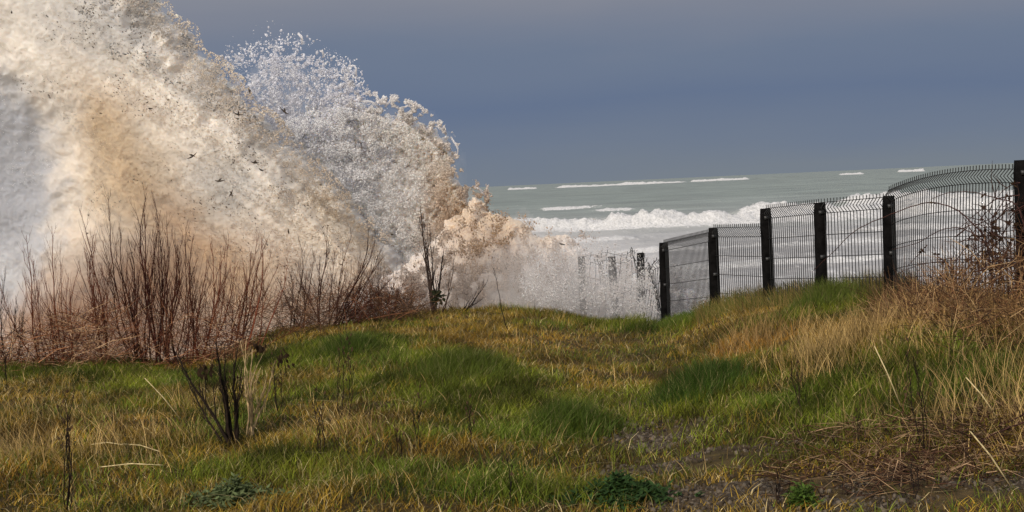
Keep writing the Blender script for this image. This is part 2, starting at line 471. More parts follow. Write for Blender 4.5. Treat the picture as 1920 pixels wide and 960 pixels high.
for (a_, b_, k_, g_) in ((1040, 1300, 1, .24), (1300, 1412, 3, .2), (1420, 1506, 5, .40), (1580, 1620, 6, .2), (960, 1010, 7, .3), (1690, 1735, 8, .3)):
    D_ = 1480 + 15 * k_
    breaker(D_, 2.3 + .3 * (k_ % 3), 13, (a_ - 966) / F * D_, (b_ - 954) / F * D_, 120 + k_, ea=.12, gap=g_)
breaker(90, .28, 3, -30, 40, 79, gap=.2)
breaker(112, .3, 3, -30, 60, 80, gap=.25)
breaker(133, .35, 4, -30, 60, 81, gap=.25)
base = np.interp(SY, [20, 60, 110, 150, 170, 400, 3000], [.56, .45, .36, .38, .16, .13, .12])
foam = np.clip(np.maximum(foam, base + .10 * (fbm(SX * .02, SY * .05, 3, 91) - .5)), 0, 1.4)
ids = np.arange(SX.size).reshape(SX.shape)
seaV = np.stack([SX, SY, SEA + H], -1)
sea = mesh_np('sea', seaV, np.stack([ids[:-1, :-1], ids[:-1, 1:], ids[1:, 1:], ids[1:, :-1]], -1).reshape(-1, 4), sea_material(), None,
              np.stack([foam.ravel(), froth.ravel(), foam.ravel() * 0], -1))
sea['kind'] = 'structure'

# ------------------------------------------------------------------ wave splash
def px_array(xw, zw, d):
    """photo pixel coordinates of world points (x, d, z); used only to read the traced outlines"""
    Rm = np.array(CM.to_3x3())
    v = np.stack([xw, np.full_like(xw, d), zw - EYE], -1) @ Rm
    return 960 + F * v[..., 0] / -v[..., 2], 480 - F * v[..., 1] / -v[..., 2]

def poly_sd(x, z, poly):
    """signed distance (positive inside) to a polygon"""
    p = np.asarray(poly, float); q = np.roll(p, -1, 0)
    x = x.astype(np.float32); z = z.astype(np.float32)
    d2 = np.full(x.shape, 1e9, np.float32); ins = np.zeros(x.shape, bool)
    for (ax, az), (bx_, bz) in zip(p, q):
        ex, ez = bx_ - ax, bz - az
        wx, wz = x - ax, z - az
        t = np.clip((wx * ex + wz * ez) / (ex * ex + ez * ez + 1e-12), 0, 1)
        d2 = np.minimum(d2, (wx - ex * t) ** 2 + (wz - ez * t) ** 2)
        if abs(ez) > 1e-12:
            c = ((az > z) != (bz > z)) & (x < (bx_ - ax) * (z - az) / ez + ax)
            ins ^= c
    d = np.sqrt(d2)
    return np.where(ins, d, -d)

OCTV = np.array([(1, 0, 0), (-1, 0, 0), (0, 1, 0), (0, -1, 0), (0, 0, 1), (0, 0, -1)], np.float32)
OCTF = np.array([(0, 2, 4), (2, 1, 4), (1, 3, 4), (3, 0, 4), (2, 0, 5), (1, 2, 5), (3, 1, 5), (0, 3, 5)], np.int64)
def _ico():
    g = (1 + 5 ** .5) / 2
    v = np.array([(-1, g, 0), (1, g, 0), (-1, -g, 0), (1, -g, 0), (0, -1, g), (0, 1, g), (0, -1, -g), (0, 1, -g), (g, 0, -1), (g, 0, 1), (-g, 0, -1), (-g, 0, 1)], np.float32)
    f = np.array([(0, 11, 5), (0, 5, 1), (0, 1, 7), (0, 7, 10), (0, 10, 11), (1, 5, 9), (5, 11, 4), (11, 10, 2), (10, 7, 6), (7, 1, 8), (3, 9, 4), (3, 4, 2), (3, 2, 6), (3, 6, 8), (3, 8, 9), (4, 9, 5), (2, 4, 11), (6, 2, 10), (8, 6, 7), (9, 8, 1)], np.int64)
    return v / np.linalg.norm(v[0]), f
ICOV, ICOF = _ico()
def drops(name, C, r, cols, parent=None, stretch=(1.0, 1.0), flow=None, ico=False, mat=None):
    """many small blobs of water in one mesh"""
    n = len(C)
    BV, BF = (ICOV, ICOF) if ico else (OCTV, OCTF)
    S = rng.uniform(.6, 1.35, (n, 1, 3)) * r[:, None, None]
    Vv = BV[None] * S
    if ico: Vv = Vv * rng.uniform(.6, 1.35, (n, len(BV), 1))
    # stretch along a random or flow direction
    if flow is None:
        dv = rng.normal(size=(n, 3))
    else:
        dv = flow + rng.normal(size=(n, 3)) * .45
    dv /= np.linalg.norm(dv, axis=1, keepdims=True)
    k = rng.uniform(stretch[0], stretch[1], n)[:, None, None]
    along = (Vv * dv[:, None, :]).sum(-1, keepdims=True)
    Vv = Vv + dv[:, None, :] * along * (k - 1)
    Vv = Vv + C[:, None, :]
    FF = (BF[None] + (np.arange(n) * len(BV))[:, None, None]).reshape(-1, 3)
    cl = np.repeat(cols, len(BV), axis=0)
    return mesh_np(name, Vv.reshape(-1, 3), FF, mat or M_drop, parent, cl)

def plume(d, outline, thick, colfun, step=0.016, edge=(.05, .18), rough=(.22, .07), name='foam_body', parent=None, slant=(0.9, -0.45), seed=0, hole=None, depthfun=None, plat=.55, mat=None, pexp=.5):
    """a thick closed body of foam standing at distance d; its outline was traced from the photo"""
    pw = [P(a, b, d) for a, b in outline]
    poly = [(p.x, p.z) for p in pw]
    pa = np.array(poly)
    x = np.arange(pa[:, 0].min() - .3, pa[:, 0].max() + .3, step); z = np.arange(pa[:, 1].min() - .3, pa[:, 1].max() + .3, step)
    X, Z = np.meshgrid(x, z)
    sd = poly_sd(X, Z, poly)
    # ragged outline: big lobes and small torn bits
    sd = sd + (fbm(X * 2.1, Z * 2.1, 3, seed) - .5) * edge[1] * 2 + (fbm(X * 9, Z * 9, 3, seed + 11) - .5) * edge[0] * 2.4
    if hole is not None:
        sd = np.minimum(sd, hole(X, Z))
    mask = sd > 0
    # relief: streaks along the throw of the water plus cauliflower lumps
    ca, sa = slant
    nn = math.hypot(ca, sa); ca /= nn; sa /= nn
    A = X * ca + Z * sa; B = -X * sa + Z * ca
    wv = (fbm(X * 1.2, Z * 1.2, 3, seed + 7) - .5) * 1.2
    rel = (fbm(A * .8, (B + wv) * 3.2, 4, seed + 21) - .5) * rough[0] * 2
    rel += (1 - np.abs(fbm(A * 3 + wv, B * 6, 4, seed + 31, .6) * 2 - 1)) * rough[1] * 1.6
    rel += (fbm(X * 16, Z * 16, 3, seed + 41, .6) - .5) * rough[1] * 1.3
    prof = np.clip(sd / plat, 0, 1) ** pexp * thick
    k = np.clip(sd / .12, 0, 1)
    dy = depthfun(X, Z) if depthfun is not None else 0
    front = d + dy - prof * .6 - rel * k
    backy = d + dy + prof * .6 + rel * k * .5
    idn = -np.ones(X.shape, np.int64); idn[mask] = np.arange(mask.sum())
    nv = int(mask.sum())
    q = mask[:-1, :-1] & mask[:-1, 1:] & mask[1:, 1:] & mask[1:, :-1]
    f1 = np.stack([idn[:-1, :-1][q], idn[:-1, 1:][q], idn[1:, 1:][q], idn[1:, :-1][q]], -1)
    f2 = f1[:, ::-1] + nv
    Vf = np.stack([X[mask], front[mask], Z[mask]], -1); Vb = np.stack([X[mask], backy[mask], Z[mask]], -1)
    # close the rim
    def rim():
        E = np.concatenate([f1[:, [0, 1]], f1[:, [1, 2]], f1[:, [2, 3]], f1[:, [3, 0]]])
        key = E[:, 0] * nv + E[:, 1]; rev = E[:, 1] * nv + E[:, 0]
        return E[~np.isin(key, rev)]
    E = rim()
    f3 = np.stack([E[:, 1], E[:, 0], E[:, 0] + nv, E[:, 1] + nv], -1)
    PX, PY = px_array(X[mask], Z[mask], d)
    cols = colfun(PX, PY, X[mask], Z[mask])
    o = mesh_np(name, np.concatenate([Vf, Vb]), np.concatenate([f1, f2, f3]), mat or M_foam, parent, np.concatenate([cols, cols]))
    return o

def scatter(n, d0, d1, outline, dens, colfun, rmin, rmax, name, parent, stretch=(1, 2.2), flow=None, pw=2.2, ico=False):
    """drops inside an outline, thinned by dens(px, py, sd in px)"""
    o = np.array(outline, float)
    C = []; tries = 0
    tot = 0
    while tot < n and tries < 60:
        m = n * 2
        px = rng.uniform(o[:, 0].min(), o[:, 0].max(), m); py = rng.uniform(o[:, 1].min(), o[:, 1].max(), m)
        sd = poly_sd(px, py, outline)
        keep = (sd > 0) & (rng.random(m) < dens(px, py, sd))
        C.append(np.stack([px[keep], py[keep]], -1)); tot += int(keep.sum()); tries += 1
    C = np.concatenate(C)[:n]
    n = len(C)
    dd = rng.uniform(d0, d1, n)
    Rm = np.array(CM.to_3x3())
    v = np.stack([(C[:, 0] - 960) / F, -(C[:, 1] - 480) / F, -np.ones(n)], -1) @ Rm.T
    W_ = v * (dd / v[:, 1])[:, None]; W_[:, 2] += EYE
    r = rmin + (rmax - rmin) * rng.random(n) ** pw
    cols = colfun(C[:, 0], C[:, 1], W_[:, 0], W_[:, 2]) * rng.uniform(.85, 1.12, (n, 1))
    return drops(name, W_, r, np.clip(cols, 0, .95), parent, stretch, flow, ico)

def blend(base, items, px, py):
    """mix colours by soft patches given in the photo's columns and rows"""
    c = np.tile(np.array(base, float), (len(px), 1))
    for (cx, cy, rx, ry, ang, col, s) in items:
        a = R(ang); dx = px - cx; dy = py - cy
        u = (dx * math.cos(a) + dy * math.sin(a)) / rx; v = (-dx * math.sin(a) + dy * math.cos(a)) / ry
        w = np.clip(np.exp(-(u * u + v * v)) * s, 0, 1)[:, None]
        c = c * (1 - w) + np.array(col) * w
    return c
CREAM = (.72, .66, .59); WHITE = (.90, .87, .855); SAND = (.50, .385, .255); BROWN = (.36, .21, .10); GREY = (.33, .34, .375); PINK = (.58, .52, .48)
def silt_and_shade(PX, PY, X, Z, base, items, sd=0):
    n = (fbm(PX / 60, PY / 60, 4, 201 + sd) - .5)
    PX = PX + n * 60; PY = PY + (fbm(PX / 70, PY / 70, 3, 205 + sd) - .5) * 60
    return blend(base, items, PX, PY)

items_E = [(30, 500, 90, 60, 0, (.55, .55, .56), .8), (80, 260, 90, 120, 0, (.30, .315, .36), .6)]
items_A = [(180, 560, 190, 60, 0, (.26, .14, .065), 1.0), (600, 560, 120, 40, 0, (.36, .23, .13), .8), (60, 60, 260, 120, 15, (.70, .65, .59), .8), (210, 60, 120, 60, 20, (.50, .48, .46), .7), (280, 330, 40, 150, -28, (.42, .26, .115), 1.0), (235, 255, 30, 70, -28, (.50, .35, .19), .9), (345, 420, 24, 110, -30, (.28, .165, .075), .9), (440, 500, 30, 70, -45, (.27, .16, .08), .9), (250, 330, 90, 130, -20, (.50, .38, .24), .7),
           (380, 420, 60, 140, -38, SAND, .9), (320, 510, 190, 80, 0, (.24, .125, .055), 1.0), (390, 430, 30, 90, -45, (.38, .22, .10), .8), (480, 500, 90, 60, -30, (.55, .38, .22), .7), (620, 400, 50, 150, -40, (.55, .45, .33), .7),
           (130, 570, 110, 50, 0, (.30, .18, .11), .8), (500, 330, 150, 70, 35, (.66, .60, .53), .6), (430, 350, 70, 60, 0, (.48, .46, .44), .7), (680, 540, 90, 50, 0, (.36, .27, .20), .8), (300, 620, 300, 60, 0, (.28, .15, .08), .9)]
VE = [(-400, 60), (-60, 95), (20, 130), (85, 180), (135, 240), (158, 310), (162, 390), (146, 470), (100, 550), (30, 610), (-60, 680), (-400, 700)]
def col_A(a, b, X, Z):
    c = silt_and_shade(a, b, X, Z, CREAM, items_A)
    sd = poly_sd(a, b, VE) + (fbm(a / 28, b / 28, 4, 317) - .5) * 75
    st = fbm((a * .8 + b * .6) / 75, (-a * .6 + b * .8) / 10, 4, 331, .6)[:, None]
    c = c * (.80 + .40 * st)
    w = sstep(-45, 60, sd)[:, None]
    g = silt_and_shade(a, b, X, Z, GREY, items_E, 13)  # shade and sky showing through thin spray, painted in as blue-grey
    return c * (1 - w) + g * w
items_B = [(560, 150, 200, 100, 30, (.92, .91, .93), .9), (600, 300, 130, 70, 35, (.84, .83, .85), .7), (760, 260, 120, 60, 20, (.86, .79, .71), .6), (880, 420, 80, 60, 20, (.66, .50, .33), .8), (850, 330, 50, 60, 0, (.72, .62, .50), .6),
           (900, 440, 60, 110, -45, (.55, .38, .23), .7)]
col_B = lambda a, b, X, Z: silt_and_shade(a, b, X, Z, WHITE, items_B, 5)
items_C = [(920, 440, 110, 70, 30, (.50, .34, .19), 1.0), (1000, 430, 80, 60, 20, (.60, .45, .30), .9), (930, 480, 60, 90, -40, (.48, .33, .2), .6), (1130, 540, 150, 80, 0, (.74, .69, .67), .9), (800, 520, 130, 80, 0, (.62, .54, .47), .6),
           (760, 560, 100, 50, 0, (.42, .32, .26), .6)]
col_C = lambda a, b, X, Z: silt_and_shade(a, b, X, Z, PINK, items_C, 9)

BASE = 840
# great front sheet thrown from the sea wall
out_A = [(-160, -260), (60, -240), (200, -120), (262, -30), (290, 8), (318, 45), (352, 62), (366, 108), (402, 122), (430, 150), (452, 196), (492, 222), (520, 262), (560, 292), (600, 338), (640, 372),
         (680, 412), (715, 448), (745, 490), (770, 540), (790, 620), (800, BASE), (-160, BASE)]
veil_E = [(-400, 60), (-60, 95), (20, 130), (85, 180), (135, 240), (158, 310), (162, 390), (146, 470), (100, 550), (30, 610), (-60, 680), (-400, 700)]
veil_W = [(P(a, b, 25).x, P(a, b, 25).z) for a, b in veil_E]
def dep_A(X, Z):       # the sheet leans back to the right; at the far left the thin part of the spray lies deeper
    sd = poly_sd(X, Z, veil_W) + (fbm(X * 2.2, Z * 2.2, 3, 311) - .5) * .7
    return (X + 3.5) * .22 + (Z - 1.0) * .18 + .75 * sstep(-.9, .9, sd)
splash = empty('wave_splash', P(420, 640, 25), 'huge cream sheet of spray leaping diagonally from the top left down behind the bare shrubs', 'breaking wave')
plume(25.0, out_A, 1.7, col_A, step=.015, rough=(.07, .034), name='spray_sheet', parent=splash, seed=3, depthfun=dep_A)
mist_A = [(-300, -340), (100, -300), (285, -60), (330, 30), (395, 100), (455, 180), (530, 250), (640, 360), (750, 480), (820, 570), (840, BASE), (-300, BASE)]
plume(24.7, mist_A, 2.2, col_A, step=.06, rough=(.25, .05), edge=(.05, .25), name='mist', parent=splash, seed=5, depthfun=dep_A, plat=1.1, mat=M_mist_c, pexp=1.0)
def dn_edge(w):
    return lambda px, py, sd: np.exp(-sd / w)
def grow(poly, k, c=None):
    p = np.array(poly, float); c = p.mean(0) if c is None else np.array(c)
    d = p - c; return [tuple(c + v * (1 + k / max(np.hypot(*v), 1))) for v in d]
# torn drops along the sheet's upper edge and on its face
edge_A = [(240, -80), (300, -20), (330, 20), (372, 50), (385, 92), (425, 112), (458, 145), (480, 190), (520, 212), (560, 262), (610, 310), (680, 390), (740, 450), (700, 470), (620, 400), (520, 310), (440, 220), (360, 140), (310, 90), (260, 30), (180, -40)]
scatter(9000, 23.9, 24.9, edge_A, lambda px, py, sd: np.clip(.25 + vnoise(px / 9, py / 9, 3) * 1.1 - .45, 0, 1), lambda a, b, X, Z: col_A(a, b, X, Z) * 1.2, .003, .014, 'droplets', splash, ico=True)['kind'] = 'stuff'
face_A = [(-60, -40), (290, 0), (360, 80), (440, 190), (560, 300), (680, 420), (740, 520), (750, 620), (150, 640), (160, 500), (170, 300), (100, 200), (-60, 120)]
inner_A = [(-60, 60), (60, 90), (150, 180), (210, 280), (220, 420), (200, 600), (60, 660), (60, 600), (110, 500), (120, 380), (110, 260), (40, 180), (-60, 150)]
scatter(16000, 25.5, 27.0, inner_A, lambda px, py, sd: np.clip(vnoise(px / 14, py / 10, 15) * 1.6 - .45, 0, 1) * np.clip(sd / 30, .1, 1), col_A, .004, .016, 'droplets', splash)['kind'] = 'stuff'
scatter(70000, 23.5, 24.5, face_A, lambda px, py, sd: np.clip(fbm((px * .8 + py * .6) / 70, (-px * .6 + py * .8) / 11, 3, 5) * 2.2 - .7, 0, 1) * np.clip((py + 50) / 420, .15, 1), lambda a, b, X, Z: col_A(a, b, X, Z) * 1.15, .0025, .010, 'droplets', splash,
        flow=np.array([(.7, 0, -.6)]))['kind'] = 'stuff'

# white burst of loose drops behind it
burst = empty('spray_burst', P(700, 560, 27.5), 'white burst of loose droplets standing up behind the cream sheet against the dark sky', 'spray')
out_B = [(440, 330), (470, 240), (520, 200), (560, 175), (600, 165), (636, 150), (655, 178), (690, 200), (722, 205), (758, 206), (780, 222), (812, 240), (834, 262), (846, 290), (856, 320), (872, 345), (880, 372), (902, 378),
         (915, 400), (930, 430), (960, 470), (960, BASE), (420, BASE)]
def hole_B(X, Z):
    PX, PY = px_array(X, Z, 27.0)
    top = np.clip((300 - PY) / 150 - (PX - 600) / 160, 0, 1.2)       # more gaps towards the loose upper left
    n = fbm(X * 14, Z * 14, 3, 303, .6)
    n2 = fbm(X * 5, Z * 5, 3, 307, .6)
    return (n * .6 + n2 * .4 - .12 - .62 * top) * .25
plume(27.0, out_B, 1.3, col_B, step=.014, rough=(.10, .06), name='spray_sheet', parent=burst, seed=53, edge=(.10, .16), hole=hole_B, slant=(.8, -.6))
mist_B = [(420, 300), (455, 140), (530, 90), (620, 130), (720, 190), (800, 215), (870, 270), (900, 350), (950, 400), (990, 470), (990, BASE), (420, BASE)]
plume(26.9, mist_B, 1.6, col_B, step=.06, rough=(.2, .05), edge=(.05, .25), name='mist', parent=burst, seed=55, plat=1.3, mat=M_mist_w, pexp=1.0)
zone_B = [(395, 150), (400, 90), (440, 60), (500, 20), (560, 40), (620, 90), (670, 110), (700, 180), (740, 200), (760, 300), (700, 420), (600, 380), (500, 280), (440, 220)]
def dens_B(px, py, sd):
    c = np.clip(vnoise(px / 18, py / 18, 8) * 1.2 - .05, 0, 1) * np.clip(vnoise(px / 6, py / 6, 18) * 1.5 - .15, 0, 1)
    hgt = np.clip((py - 45 - np.abs(px - 540) * .28) / 130, 0.02, 1)
    return c * hgt * np.clip(sd / 45, 0.04, 1)
scatter(46000, 26.0, 28.5, zone_B, dens_B, lambda a, b, X, Z: np.tile([[.86, .86, .90]], (len(a), 1)), .003, .020, 'droplets', burst, ico=True, stretch=(1, 2.2), pw=3.2)['kind'] = 'stuff'
rag_B = [(640, 120), (680, 170), (735, 175), (775, 185), (830, 225), (862, 262), (872, 330), (925, 350), (925, 420), (880, 420), (840, 330), (810, 270), (760, 240), (690, 230), (640, 200)]
scatter(9000, 26.0, 27.0, rag_B, lambda px, py, sd: np.clip(vnoise(px / 8, py / 8, 23) * 2 - 1.0, 0, 1) * np.clip(sd / 30, .05, 1), col_B, .004, .018, 'droplets', burst, ico=True)['kind'] = 'stuff'
face_B = [(470, 240), (640, 200), (760, 230), (850, 300), (880, 400), (940, 450), (900, 560), (700, 560), (620, 400)]
scatter(42000, 25.6, 26.5, face_B, lambda px, py, sd: np.clip(vnoise(px / 14, py / 14, 25) * 1.8 - .6, 0, 1), lambda a, b, X, Z: col_B(a, b, X, Z) * 1.12, .004, .015, 'droplets', burst, flow=np.array([(.6, 0, -.6)]))['kind'] = 'stuff'
# curled threads of water torn off the burst's crown
for (c0, c1, c2) in [((846, 258), (862, 272), (858, 292)), ((722, 200), (736, 178), (748, 192)), ((745, 205), (780, 190), (775, 212)), ((655, 125), (672, 120), (668, 140)), ((560, 62), (568, 70), (566, 84)),
                     ((812, 236), (832, 240), (836, 252)), ((660, 190), (690, 185), (712, 200)), ((888, 352), (908, 352), (912, 380)), ((600, 96), (608, 92), (606, 108)), ((410, 108), (420, 98), (418, 112))]:
    pts = []; mb = MB()
    for k in range(9):
        t = k / 8
        a = P(*c0, 26.4) * (1 - t) ** 2 + P(*c1, 26.2) * 2 * t * (1 - t) + P(*c2, 26.4) * t * t
        pts.append(a + Vector([random.uniform(-.012, .012) for _ in range(3)]))
    mb.tube(pts, [.012 + .012 * random.random() for _ in pts], 6, (.85, .84, .85))
    mb.build('water_thread', M_drop, burst)

# low brown surge running along to the fence
surge = empty('spray_surge', P(1000, 600, 23), 'low sand coloured surge of foam spilling towards the sunken left end of the fence', 'surge')
out_C = [(640, 560), (720, 520), (800, 470), (840, 420), (870, 380), (884, 358), (904, 362), (912, 392), (940, 402), (968, 410), (992, 420), (1004, 438), (1022, 446), (1056, 448), (1088, 462), (1112, 488), (1150, 520), (1196, 556), (1230, 600), (1240, BASE), (640, BASE)]
plume(23.6, out_C, .9, col_C, step=.012, rough=(.10, .06), name='spray_sheet', parent=surge, seed=83, edge=(.07, .08), slant=(.6, -.8))
mist_C = [(640, 560), (800, 450), (880, 350), (930, 380), (1010, 415), (1090, 425), (1130, 412), (1170, 430), (1240, 455), (1330, 490), (1420, 560), (1460, BASE), (640, BASE)]
plume(22.4, mist_C, 3.0, col_C, step=.05, rough=(.2, .05), edge=(.06, .2), name='mist', parent=surge, seed=85, plat=.8, mat=M_mist_p, pexp=1.0)
_ec = 0
edge_C = [(640, 560), (760, 480), (850, 370), (880, 340), (915, 350), (930, 385), (980, 396), (1015, 420), (1060, 425), (1125, 400), (1140, 430), (1110, 470), (1180, 470), (1240, 500), (1330, 560), (1330, 640), (640, 660)]
def dens_C(px, py, sd):
    a = np.clip(vnoise(px / 12, py / 16, 35) * 1.9 - .55, 0, 1)
    fade = np.interp(px, [600, 1000, 1060, 1120, 1200, 1330], [1, 1, .7, .45, .3, .1])
    top = np.clip(sd / 40, .03, 1)
    low = np.clip((py - 380) / 160, .25, 1)
    return a * fade * top * low
flowC = np.array([(.45, 0, -.8)])
scatter(90000, 20.6, 23.4, edge_C, dens_C, lambda a, b, X, Z: col_C(a, b, X, Z) * 1.12, .003, .012, 'droplets', surge, flow=flowC, stretch=(1, 2.6), pw=2.8)['kind'] = 'stuff'
out_F = [(980, 500), (1050, 468), (1085, 462), (1120, 480), (1180, 512), (1240, 528), (1300, 548), (1350, 566), (1380, 590), (1390, BASE), (980, BASE)]
plume(25.2, out_F, .8, lambda a, b, X, Z: silt_and_shade(a, b, X, Z, (.90, .85, .835), [(1020, 500, 60, 50, 0, (.68, .55, .44), .8)], 17), step=.012, rough=(.08, .05), name='spray_sheet', parent=surge, seed=143, edge=(.07, .10), slant=(.5, -.85))
mist_F = [(900, 470), (980, 430), (1050, 425), (1110, 455), (1180, 470), (1240, 490), (1300, 520), (1345, 570), (1350, 680), (900, 680)]
plume(20.5, mist_F, 1.5, col_C, step=.05, rough=(.1, .05), edge=(.06, .15), name='mist', parent=surge, seed=87, plat=1.0, mat=mist_mat('fence_mist', (.985, .96, .94), .62), pexp=1.0)
# thin veil of fine drops drifting across the low fence posts
veil = [(980, 470), (1060, 425), (1130, 405), (1180, 450), (1260, 480), (1330, 500), (1375, 560), (1300, 600), (1230, 606), (1120, 596), (1040, 588), (960, 570)]
scatter(36000, 19.3, 22.0, veil, lambda px, py, sd: np.clip(vnoise(px / 12, py / 18, 45) * 1.1, 0, 1) * np.clip((py - 440) / 130, .03, 1) ** 1.5 * np.clip(sd / 45, .02, 1) * np.interp(px, [1000, 1260, 1350], [1, .8, .12]),
        lambda a, b, X, Z: np.tile([[.93, .89, .87]], (len(a), 1)), .002, .0068, 'droplets', surge, flow=flowC, stretch=(1.2, 4.0))['kind'] = 'stuff'

# shaded spray hanging at the far left behind the sheet
scatter(26000, 23.9, 25.2, [(-60, 100), (100, 150), (190, 240), (180, 640), (-60, 680)], lambda px, py, sd: np.clip(vnoise(px / 30, py / 14, 65) * 1.6 - .6, 0, 1), lambda a, b, X, Z: np.tile([[.78, .78, .80]], (len(a), 1)), .0025, .009, 'droplets', splash,
        flow=np.array([(1, 0, -.2)]))['kind'] = 'stuff'
scatter(2600, 22.9, 23.6, face_A, lambda px, py, sd: np.clip(vnoise(px / 45, py / 45, 95) * 2.2 - 1.1, 0, 1), lambda a, b, X, Z: np.tile([[.20, .16, .12]], (len(a), 1)), .003, .010, 'silt_clots', splash, stretch=(1, 3), pw=3, flow=np.array([(.7, 0, -.6)]))['kind'] = 'stuff'
scatter(1500, 23.3, 24.2, [(130, -20), (260, -40), (330, 40), (420, 150), (520, 260), (430, 230), (330, 160), (250, 140), (150, 60)], lambda px, py, sd: np.clip(vnoise(px / 20, py / 20, 97) * 2.2 - .9, 0, 1), lambda a, b, X, Z: np.tile([[.38, .36, .34]], (len(a), 1)), .003, .013, 'silt_clots', splash, stretch=(1, 3), pw=2.4)['kind'] = 'stuff'
scatter(1100, 20.4, 21.0, [(820, 400), (900, 380), (1010, 430), (1060, 560), (700, 570), (760, 480)], lambda px, py, sd: np.clip(vnoise(px / 25, py / 25, 99) * 2.2 - 1.0, 0, 1), lambda a, b, X, Z: np.tile([[.32, .22, .14]], (len(a), 1)), .003, .008, 'silt_clots', surge, stretch=(1, 3), pw=2.6, flow=flowC)['kind'] = 'stuff'

# torn weed and grit flung up in the spray
for i, (px, py, ln, an, dd, lab) in enumerate([
        (447, 213, 26, 15, 23.0, 'dark curved strand of torn weed near the upper edge of the cream sheet'),
        (534, 208, 30, 40, 25.6, 'forked black scrap of weed in the white droplets'),
        (468, 170, 22, 75, 25.6, 'black upright weed scrap flying in the loose droplets'),
        (360, 292, 28, -30, 22.8, 'bent weed strand flying in the middle of the cream sheet'),
        (478, 304, 20, 10, 22.6, 'crooked dark weed scrap on the cream sheet'),
        (412, 338, 24, 0, 22.6, 'wide brown weed scrap in the spray above the tallest shrubs'),
        (490, 318, 14, 30, 22.6, 'small round weed scrap close under the crooked one'),
        (282, 203, 12, 5, 22.8, 'tiny lone flat weed scrap high in the cream spray'),
        (433, 362, 20, -60, 22.6, 'slanting thin weed scrap in the spray above the tallest shrubs'),
        (541, 434, 14, 85, 22.3, 'short upright weed scrap over the slender middle shrubs'),
        (735, 439, 8, 20, 22.3, 'tiny dark grit scrap left of the bare sapling'),
        (1054, 457, 16, 20, 20.4, 'small dark weed scrap over the low surge near the fence end'),
        (22, 23, 8, 80, 23.0, 'tiny dark speck in the pale top left corner of the spray')]):
    mb = MB()
    c = P(px, py, dd); s = px_m(dd) * .8
    for k in range(2 if ln > 18 else 1):
        a = R(an + k * random.uniform(35, 80) * random.choice((-1, 1)))
        l = ln * s * (1 if k == 0 else .55)
        pts = []
        for q in range(6):
            t = q / 5 - .5
            pts.append(c + Vector((math.cos(a) * l * t, random.uniform(-.01, .01), -math.sin(a) * l * t + (t * t - .2) * l * .45 * (1 if k == 0 else -1))))
        mb.tube(pts, [.002, .008, .013, .011, .007, .002], 5, (.035, .022, .012))
    o = mb.build('weed_scrap', M_weed)
    # origin at its own centre
    o.data.transform(Matrix.Translation(-c)); o.location = c
    tag(o, lab, 'weed scrap', 'torn weed scraps flying in the spray')

# ------------------------------------------------------------------ fence
M_post = attr_mat('post_paint', rough=0.95, nscale=14, namt=0.6, bump=.6, bscale=40, spec=.06)
M_wire = attr_mat('wire_paint', rough=0.5, nscale=6, namt=0.3, spec=.4)
fence = empty('mesh_fence', P(1665, 530, 14), 'dark welded mesh fence stepping down the clifftop from the right into the spray', 'fence')
POSTS = [(1915, 300, 11.5), (1666, 367, 14.0), (1537, 380, 14.8), (1435, 391, 15.9), (1337, 427, 17.2), (1244, 455, 19.0), (1201, 474, 20.6), (1147, 481, 20.9), (1090, 481, 20.9)]
tops = []
for i, (px, py, d) in enumerate(POSTS):
    t = P(px, py, d); tops.append(t)
    g = float(ground(t.x, t.y)); bz = max(min(g - .3, t.z - 1.3), t.z - 2.2)
    w = .096
    mb = MB()
    rz = Matrix.Rotation(R([8, 14, 10, 18, 12, 20, 5, 10, 0][i]), 3, 'Z')
    tilt = Matrix.Rotation(R([0, .6, .8, -.3, .9, .5, 1.4, -1, .6][i]), 3, 'Y')
    nseg = 14
    prev = None
    vs = []; fs = []
    for k in range(nseg + 1):                        # slightly worn square post, chamfered top
        z = (t.z - bz) * k / nseg
        ww = w * (1 if k < nseg else .86) * random.uniform(.96, 1.03)
        for (sx, sy) in ((-1, -.72), (-.72, -1), (.72, -1), (1, -.72), (1, .72), (.72, 1), (-.72, 1), (-1, .72)):
            v = rz @ Vector((sx * ww / 2, sy * ww / 2, 0))
            v = Vector((v.x, v.y, z - (t.z - bz)))
            v = tilt @ v
            vs.append(t + v)
    for k in range(nseg):
        for q in range(8):
            fs.append((k * 8 + q, k * 8 + (q + 1) % 8, (k + 1) * 8 + (q + 1) % 8, (k + 1) * 8 + q))
    fs.append(tuple(range(8))[::-1]); fs.append(tuple(nseg * 8 + q for q in range(8)))
    mb.add(vs, fs, (.005, .0045, .0045))
    po = mb.build('post', M_post, fence, smooth=False)
    for zz in (.09, .5, .9) if i < 6 else ():         # steel clips that hold the mesh
        cl = MB()
        cl.box(t + Vector((0, -w / 2 - .006, -zz)), .05, .014, .035, rz, (.02, .02, .02))
        cl.build('clip', M_wire, po, smooth=False)

